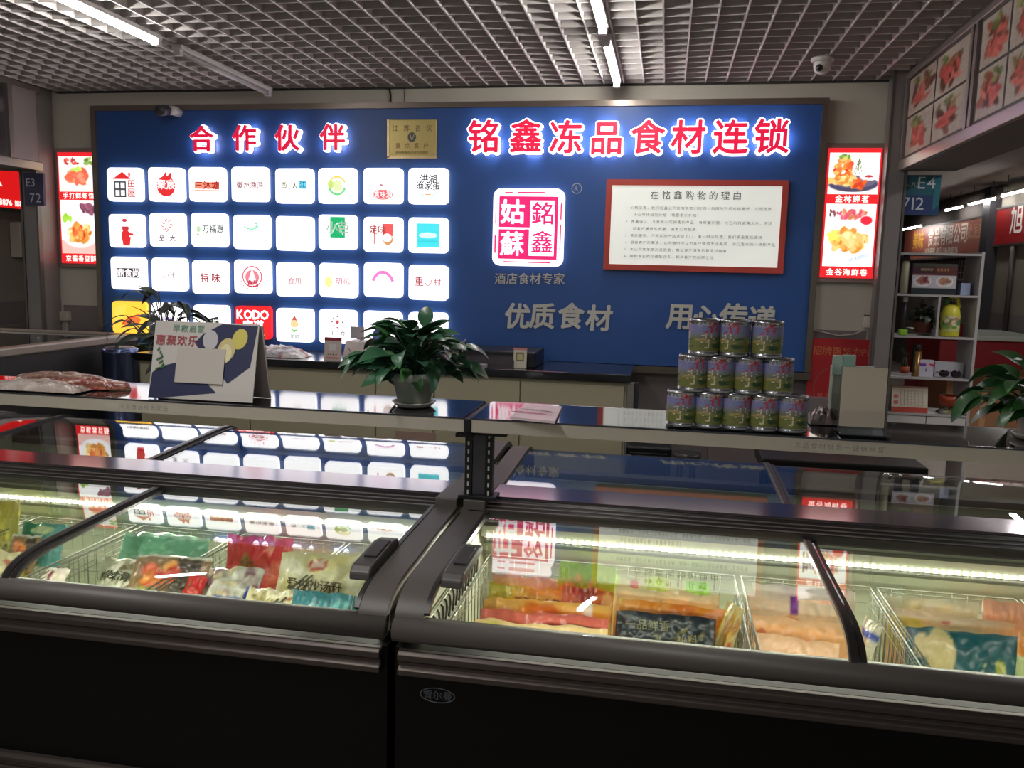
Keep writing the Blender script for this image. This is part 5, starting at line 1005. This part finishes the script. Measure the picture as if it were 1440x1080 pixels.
# ------------------------------------------------------------------ frozen goods
GRP = 'packed frozen goods in the wire baskets'
def pouch(label, tl, tr, y, hgt, lean, th, paint, base, seed, txts=(), name='frozen_pack', fin=.03, clear=False, sag=.0, nx=46, ny=26, yaw=0, cat='food pack', top=None):
    """pillow pack: top-left / top-right photo corners at depth y, height hgt along the face, lean back (rad)"""
    a = A(*tl, y=y); b = A(*tr, y=y); w_ = (b-a).length; zt_ = (a.z+b.z)/2
    r_ = Vector((b.x-a.x, yaw, (b.z-a.z)*.6)).normalized(); u_ = Vector((0, math.sin(lean), math.cos(lean))); u_ = (u_-r_*u_.dot(r_)).normalized()
    fr = Fr(Vector(((a.x+b.x)/2, y, zt_))-u_*(hgt/2), r_, u_)
    ra = Ras(nx, ny, base, seed); paint(ra); ra.noise(5)
    def sf(u, v, sgn=1, e=0):
        uu = min(1, max(0, (u-fin)/(1-2*fin))); bul = (max(0, math.sin(math.pi*uu))**.5)*(max(0, math.sin(math.pi*v))**.55)
        n1 = mnoise.noise(Vector((u*5+seed*3.1, v*3, seed))); n2 = mnoise.noise(Vector((u*14+seed, v*8, 5)))
        edge = .006*n1+ (.004*math.sin(u*60) if u < fin or u > 1-fin else 0)
        return fr.P((u-.5)*w_, (v-.5)*hgt+.012*n1*(v-.3)-sag*math.sin(math.pi*u), sgn*(th*bul*(.8+.35*n1+.22*n2))+edge+.004*n2+e)
    t = thing(name, label, cat, fr.P(0, -hgt/2), group=GRP)
    mb = MB(); U, V = ra.u.ravel(), ra.v.ravel(); N_ = len(U)
    fs = [(j*nx+i, j*nx+i+1, (j+1)*nx+i+1, (j+1)*nx+i) for j in range(ny-1) for i in range(nx-1)]
    m_ = Mprint(0, .3, .4 if clear else .2, bump=.3 if clear else .05)
    mb.add([sf(p_, q_, 1) for p_, q_ in zip(U, V)], fs, m_, True); mb.add([sf(p_, q_, -.6) for p_, q_ in zip(U, V)], [f_[::-1] for f_ in fs], m_, True)
    c_ = ra.lin(); mb.col = np.concatenate([c_, c_]); mb.build('film', t)
    if txts:
        tb = MB()
        for s_, u0, v0, sz, col in txts:
            text(tb, None, s_, sz, M(col, .4), c=0, off=.012, warp=lambda a_, b_, z_, u0=u0, v0=v0: sf(min(1, max(0, u0+a_/w_)), min(1, max(0, v0+b_/hgt)), 1, .0025))
        tb.build('print', t)
    return t
def P1(r): r.c[:] = (226, 150, 130); r.rect(0, .8, 1, 1, (236, 176, 160)); r.blobs(8, .5, .6, .5, .3, [(214, 120, 100), (240, 190, 170)], (.04, .1), 2)
def P2(r): r.grad('u', (196, 196, 40), (236, 150, 50), .2, .6); r.rect(.36, .35, 1, .6, (190, 50, 34)); r.rect(.36, .6, 1, .9, (240, 190, 90))
def P3(r): r.grad('v', (236, 120, 40), (170, 220, 40), .35, .8); r.rect(0, 0, .18, .55, (150, 210, 50)); r.blobs(10, .5, .5, .4, .2, [(236, 140, 50), (226, 170, 60)], (.04, .12), 2); r.blobs(2, .35, .78, .03, .03, [(236, 200, 60)], (.04, .05))
def P4(r): r.c[:] = (206, 96, 50); r.blobs(20, .5, .6, .5, .35, [(226, 120, 50), (190, 50, 46), (236, 170, 90), (160, 60, 40)], (.04, .12), 2)
def P5(r): r.c[:] = (240, 160, 60); r.rect(0, .85, 1, 1, (246, 190, 90)); r.blobs(16, .5, .5, .5, .4, [(236, 130, 50), (226, 176, 90), (214, 110, 50)], (.04, .12), 2.4); r.rect(.78, .2, .86, 1, (255, 244, 226))
def P6(r): r.c[:] = (214, 110, 96); r.rect(0, .62, 1, .82, (150, 60, 50)); r.rect(.7, .5, .92, .8, (96, 60, 54)); r.blobs(14, .4, .4, .4, .35, [(226, 60, 56), (236, 150, 130), (240, 190, 150)], (.04, .12), 2); r.ell(.93, .62, .035, .2, (70, 140, 60))
def P7(r): r.c[:] = (226, 196, 140); r.blobs(18, .4, .5, .5, .4, [(236, 170, 60), (206, 200, 90), (240, 220, 180)], (.04, .14), 2); r.rect(.78, 0, .95, .7, (70, 50, 40)); r.ell(.7, .5, .07, .3, (250, 240, 220))
pouch('pink topped flat pack, rearmost at the left end of the right freezer', (694, 804), (797, 816), 2.44, .2, .35, .016, P1, (226, 150, 130), 2)
pouch('yellow and orange flat pack with a dark red band at the left end', (689, 820), (793, 831), 2.38, .2, .35, .018, P2, (236, 180, 60), 3, [('香孔咸水虾', .66, .78, .028, (120, 40, 20))])
pouch('lime green topped flat pack standing highest in the right freezer', (788, 787), (867, 799), 2.45, .2, .3, .02, P3, (180, 220, 60), 4)
pouch('orange-red pack in front of the lime green pack', (792, 822), (862, 833), 2.33, .18, .5, .02, P4, (214, 100, 50), 5)
pouch('long bright orange pack lying across the left basket', (682, 841), (860, 850), 2.27, .18, .6, .02, P5, (240, 160, 60), 6)
pouch('long reddish pack with dark brown printing across the left basket', (677, 857), (856, 868), 2.17, .16, .7, .018, P6, (214, 110, 96), 7, [('藕香鲜香脆爽', .42, .72, .022, (90, 20, 30))])
pouch('yellowish pack at the very front of the left basket', (668, 871), (855, 884), 2.08, .15, .7, .016, P7, (226, 196, 140), 8)
def Q1(r): r.c[:] = (226, 226, 190); r.rect(.35, 0, .55, 1, (190, 214, 90)); r.rect(.75, .3, 1, 1, (140, 200, 70)); r.rect(.16, .5, .26, .95, (190, 80, 96)); r.blobs(6, .6, .5, .1, .3, [(226, 170, 140)], (.05, .1))
def Q2(r): r.c[:] = (234, 226, 160); r.grad('v', (226, 206, 120), (240, 236, 190), .2, .9); r.blobs(4, .77, .7, .03, .1, [(110, 180, 80)], (.03, .06), 2); r.ell(.72, .7, .1, .02, (250, 250, 240), .6)
def Q3(r): r.c[:] = (244, 150, 36); r.rect(0, .6, .1, 1, (226, 200, 40)); r.blobs(8, .5, .9, .5, .08, [(246, 170, 60), (236, 130, 30)], (.03, .08), 3)
def Q4(r): r.c[:] = (206, 66, 60); r.rect(0, .42, 1, 1, (30, 42, 50)); r.blobs(16, .5, .2, .5, .2, [(226, 80, 80), (190, 150, 120), (150, 60, 50), (226, 190, 160)], (.05, .12), 1.6); r.blobs(10, .55, .72, .4, .2, [(54, 70, 76), (110, 110, 66)], (.01, .03), 3); r.rect(.975, 0, 1, 1, (20, 22, 26))
pouch('pale green and white pack, rearmost behind the cream pack', (865, 807), (999, 820), 2.46, .2, .25, .016, Q1, (226, 226, 190), 12)
pouch('cream coloured pack with a small green mark behind the orange pack', (866, 824), (1012, 838), 2.39, .2, .3, .018, Q2, (234, 226, 160), 13, [('香酥嫩', .35, .62, .03, (170, 130, 60))])
pouch('bright orange pack behind the pack with the black band', (871, 841), (1023, 858), 2.31, .2, .3, .018, Q3, (244, 150, 36), 14)
pouch('red pack with a wide black band and brush lettering', (867, 857), (1007, 870), 2.24, .18, .35, .018, Q4, (30, 42, 50), 15, [('一品鲜香', .32, .82, .03, (150, 150, 120)), ('小料', .72, .66, .026, (150, 140, 80))])
def Q5(r): r.c[:] = (226, 206, 140); r.blobs(20, .5, .5, .5, .5, [(250, 240, 210), (236, 190, 80), (190, 130, 60), (200, 90, 60)], (.05, .14), 1.2)
pouch('narrow crinkled yellow and white bag leaning beside the orange pack', (1020, 846), (1050, 856), 2.28, .26, .3, .02, Q5, (226, 206, 140), 16, nx=24, clear=True, yaw=-.06)
def S1(r): r.c[:] = (236, 224, 206); r.rect(.42, .3, .5, .85, (120, 50, 60)); r.rect(0, .9, 1, 1, (246, 238, 226))
def S2(r): r.c[:] = (240, 228, 208); r.rect(.46, .75, .55, 1, (110, 60, 170)); r.ell(.47, .38, .16, .34, (176, 120, 80)); r.ell(.74, .36, .16, .24, (206, 200, 80)); r.rect(.8, .55, .98, .6, (150, 110, 190)); r.ell(.86, .2, .03, .2, (60, 50, 46))
def S3(r): r.c[:] = (246, 190, 130); r.rect(0, .9, 1, 1, (250, 206, 160)); r.ell(.45, .3, .2, .3, (236, 160, 60)); r.blobs(3, .9, .4, .03, .1, [(50, 40, 40)], (.03, .05), .8); r.ell(.1, .75, .04, .08, (214, 120, 70))
def S4(r): r.c[:] = (250, 200, 160); r.blobs(6, .35, .3, .2, .2, [(226, 90, 60), (206, 80, 50)], (.05, .08)); 
pouch('white pack with a small maroon mark, rearmost in the basket under the lid divider', (1058, 818), (1203, 834), 2.47, .2, .2, .014, S1, (236, 224, 206), 20)
pouch('white pack with a purple band and a brown round picture', (1050, 829), (1186, 848), 2.42, .2, .2, .016, S2, (240, 228, 208), 21)
pouch('peach pack with a small black print behind the foremost pack', (1056, 862), (1213, 882), 2.30, .2, .25, .016, S3, (246, 190, 130), 22)
pouch('glossy pale peach pack at the front of the basket under the lid divider', (1062, 886), (1180, 908), 2.18, .18, .4, .018, S4, (250, 200, 160), 23, clear=True)
def S5(r): r.c[:] = (214, 222, 200); r.rect(0, .84, 1, .92, (60, 90, 190)); r.grad('v', (130, 196, 180), (236, 236, 214), .1, .5); r.rect(0, .84, 1, .91, (60, 90, 190)); r.blobs(12, .5, .5, .4, .3, [(246, 246, 236), (206, 200, 150)], (.03, .08), 3)  # near-white blobs paint the clear film's highlights into the colour
pouch('clear bag with a blue stripe leaning against the basket divider', (1212, 870), (1246, 878), 2.33, .26, .45, .03, S5, (214, 222, 200), 24, nx=26, clear=True, yaw=-.12)
def V1(r): r.c[:] = (214, 216, 190); r.blobs(12, .5, .5, .5, .4, [(236, 236, 220), (190, 196, 170)], (.04, .1), 3)
def V2(r): r.c[:] = (236, 178, 150); r.rect(.78, .1, .95, .9, (246, 200, 180)); r.blobs(2, .85, .5, .02, .1, [(110, 30, 50)], (.03, .05), .6)
def V3(r): r.c[:] = (246, 196, 150); r.blobs(12, .15, .7, .15, .2, [(240, 206, 90), (226, 180, 60)], (.04, .1)); r.blobs(3, .45, .9, .04, .05, [(226, 90, 90)], (.02, .04)); r.rect(0, .9, 1, 1, (250, 216, 180))
def V4(r): r.c[:] = (26, 92, 104); r.rect(0, 0, 1, .38, (236, 196, 160)); r.ell(.3, .72, .13, .3, (226, 206, 150)); r.ell(.14, .8, .07, .14, (226, 206, 150)); r.rect(.22, 0, .29, .45, (90, 30, 44)); r.ell(.83, .6, .05, .12, (190, 190, 90)); r.blobs(4, .67, .62, .02, .06, [(200, 196, 160)], (.012, .02), 1); r.blobs(6, .5, .4, .5, .02, [(26, 92, 104)], (.02, .05), 2)
def V5(r): r.c[:] = (196, 210, 150); r.rect(0, .7, 1, 1, (240, 150, 60)); r.rect(0, 0, .3, .4, (120, 196, 180))
pouch('whitish frosted pack, rearmost in the basket with the teal pack', (1243, 835), (1377, 848), 2.47, .2, .15, .014, V1, (214, 216, 190), 30)
pouch('pale pink pack with a dark red mark at the rear right', (1383, 843), (1475, 852), 2.47, .2, .15, .016, V2, (236, 178, 150), 31)
pouch('peach and yellow pack behind the teal pack', (1252, 850), (1428, 880), 2.40, .2, .2, .016, V3, (246, 196, 150), 32)
pouch('teal and cream pack with cloud shapes and a small paw print', (1274, 880), (1433, 896), 2.30, .22, .25, .018, V4, (26, 92, 104), 33)
pouch('green and orange pack at the right picture edge', (1432, 884), (1520, 900), 2.30, .22, .25, .018, V5, (196, 210, 150), 34)
# ---- left freezer
def L1(r): r.c[:] = (120, 196, 160); r.rect(0, .9, 1, 1, (180, 226, 196)); r.blobs(10, .3, .3, .4, .2, [(90, 176, 136), (150, 214, 186), (110, 80, 60)], (.04, .1), 2)
def L2(r): r.c[:] = (190, 192, 160); r.blobs(30, .5, .5, .5, .5, [(214, 216, 190), (150, 150, 110), (120, 110, 70), (236, 236, 220)], (.03, .08), 3)  # palest streaks are highlights of the clear film, put into the colour
def L3(r): r.c[:] = (150, 120, 80); r.rect(.6, .2, .9, 1, (70, 60, 44)); r.blobs(16, .42, .62, .2, .2, OR, (.07, .12), 1); r.blobs(10, .4, .15, .4, .14, [(196, 190, 60), (170, 190, 70), (226, 214, 120)], (.05, .1), 2); r.rect(0, .93, 1, 1, (226, 226, 206))
def L4(r): r.c[:] = (206, 40, 40); r.rect(0, .9, 1, 1, (220, 60, 56)); r.blobs(10, .32, .55, .08, .25, [(110, 80, 30), (150, 110, 40)], (.02, .05)); r.blobs(8, .7, .4, .2, .2, [(190, 50, 50), (214, 90, 70)], (.06, .12)); r.blobs(6, .8, .85, .2, .05, [(240, 150, 130)], (.01, .02), 4)
def L5(r): r.c[:] = (196, 196, 176); r.blobs(30, .5, .65, .5, .35, [(226, 226, 214), (170, 160, 150), (150, 110, 120), (206, 196, 150)], (.03, .09), 3); r.rect(0, 0, .82, .42, (34, 66, 150)); r.rect(.84, 0, .9, .6, (40, 80, 170)); r.blobs(14, .35, .2, .35, .15, [(190, 190, 190), (60, 90, 170)], (.01, .03), 3)  # whitish blobs are painted highlights on the clear film
def L6(r): r.c[:] = (226, 222, 176); r.blobs(24, .5, .5, .5, .5, [(240, 238, 206), (206, 200, 150), (236, 226, 160)], (.04, .12), 2); r.ell(.5, .85, .12, .07, (190, 60, 50)); r.ell(.5, .85, .09, .045, (236, 206, 190)); r.ell(.56, .2, .12, .1, (190, 196, 60)); r.rect(.43, .14, .48, .3, (206, 50, 40))
def L7(r): r.c[:] = (214, 206, 160); r.blobs(40, .5, .5, .5, .5, [(236, 230, 200), (176, 96, 70), (150, 140, 90)], (.02, .05), 3)
def L8(r): r.c[:] = (56, 116, 124); r.blobs(16, .5, .5, .5, .4, [(90, 150, 150), (40, 90, 100), (206, 206, 190)], (.03, .07), 2); r.blobs(12, .55, .35, .22, .25, [(206, 150, 60), (190, 110, 50)], (.02, .05))
pouch('long mint green bag at the back of its basket', (177, 746), (296, 756), 2.43, .15, .5, .03, L1, (120, 196, 160), 50, name='frozen_bag')
pouch('crinkled clear bag with dark print at the left of the meatball pack', (150, 784), (214, 788), 2.27, .16, .7, .03, L2, (190, 192, 160), 51, [('鲜嫩滑', .4, .6, .034, (60, 70, 40))], clear=True, name='frozen_bag')
pouch('clear tray pack of orange meatballs over a yellow-green print', (196, 779), (300, 784), 2.22, .17, .7, .03, L3, (150, 120, 80), 52, clear=True, name='frozen_bag')
pouch('bright red bag standing upright in the left freezer', (322, 752), (413, 757), 2.42, .24, .25, .03, L4, (206, 40, 40), 53, [('辣', .36, .6, .06, (150, 120, 50))], name='frozen_bag', fin=.02)
pouch('clear bag with a dark blue printed corner in the left freezer', (284, 800), (372, 796), 2.22, .17, .75, .035, L5, (196, 196, 176), 54, clear=True, name='frozen_bag')
pouch('large cream bag with dark lettering and a red oval logo', (397, 775), (512, 783), 2.30, .24, .45, .045, L6, (226, 222, 176), 55, [('爱仔沙汤籽', .5, .6, .034, (80, 66, 40)), ('优质爽滑', .42, .34, .018, (110, 90, 60))], clear=True, name='frozen_bag')
pouch('cream and rust speckled bag low between the blue and teal bags', (352, 826), (425, 832), 2.10, .12, .9, .02, L7, (214, 206, 160), 56, clear=True, name='frozen_bag')
pouch('teal bag with orange splash lettering at the front by the lid handle', (414, 829), (497, 836), 2.07, .14, .6, .022, L8, (56, 116, 124), 57, [('飞花', .6, .45, .03, (206, 140, 60))], clear=True, name='frozen_bag')
pouch('small teal bag under the grey lid handle', (498, 838), (530, 842), 2.10, .12, .6, .015, L8, (56, 116, 124), 58, name='frozen_bag', nx=20)
pouch('creamy white bag behind the lid handle', (503, 778), (552, 786), 2.44, .16, .3, .03, V1, (226, 226, 200), 59, name='frozen_bag', nx=24, clear=True)
def L9(r): r.c[:] = (176, 172, 60); r.blobs(16, .4, .4, .4, .4, [(90, 90, 50), (196, 200, 90), (214, 206, 70)], (.06, .14))
def L10(r): r.c[:] = (40, 140, 120); r.grad('u', (30, 120, 80), (90, 170, 170), .2, .8); r.ell(.5, .85, .3, .1, (200, 220, 170))
pouch('yellow and dark green bag at the left picture edge', (-25, 703), (28, 703), 2.44, .22, .2, .02, L9, (176, 172, 60), 60, name='frozen_bag')
pouch('deep green and teal pack near the left picture edge', (34, 735), (94, 737), 2.40, .14, .4, .02, L10, (40, 140, 120), 61, name='frozen_bag')
pouch('yellow-brown pack left of the green pack at the left edge', (18, 752), (60, 752), 2.36, .14, .5, .02, L3, (190, 160, 60), 62, name='frozen_bag', nx=24)
pouch('bag of orange-brown meat pieces at the left picture edge', (-30, 774), (40, 776), 2.26, .14, .8, .02, L7, (190, 110, 70), 63, name='frozen_bag')
pouch('small white and red pack beside the curved divider', (66, 798), (100, 800), 2.12, .1, .8, .02, S1, (236, 230, 220), 64, name='frozen_bag', nx=20)
pouch('red and white small bag in front of the meatball pack', (268, 806), (292, 812), 2.16, .1, .7, .02, L4, (190, 40, 44), 65, name='frozen_bag', nx=20)
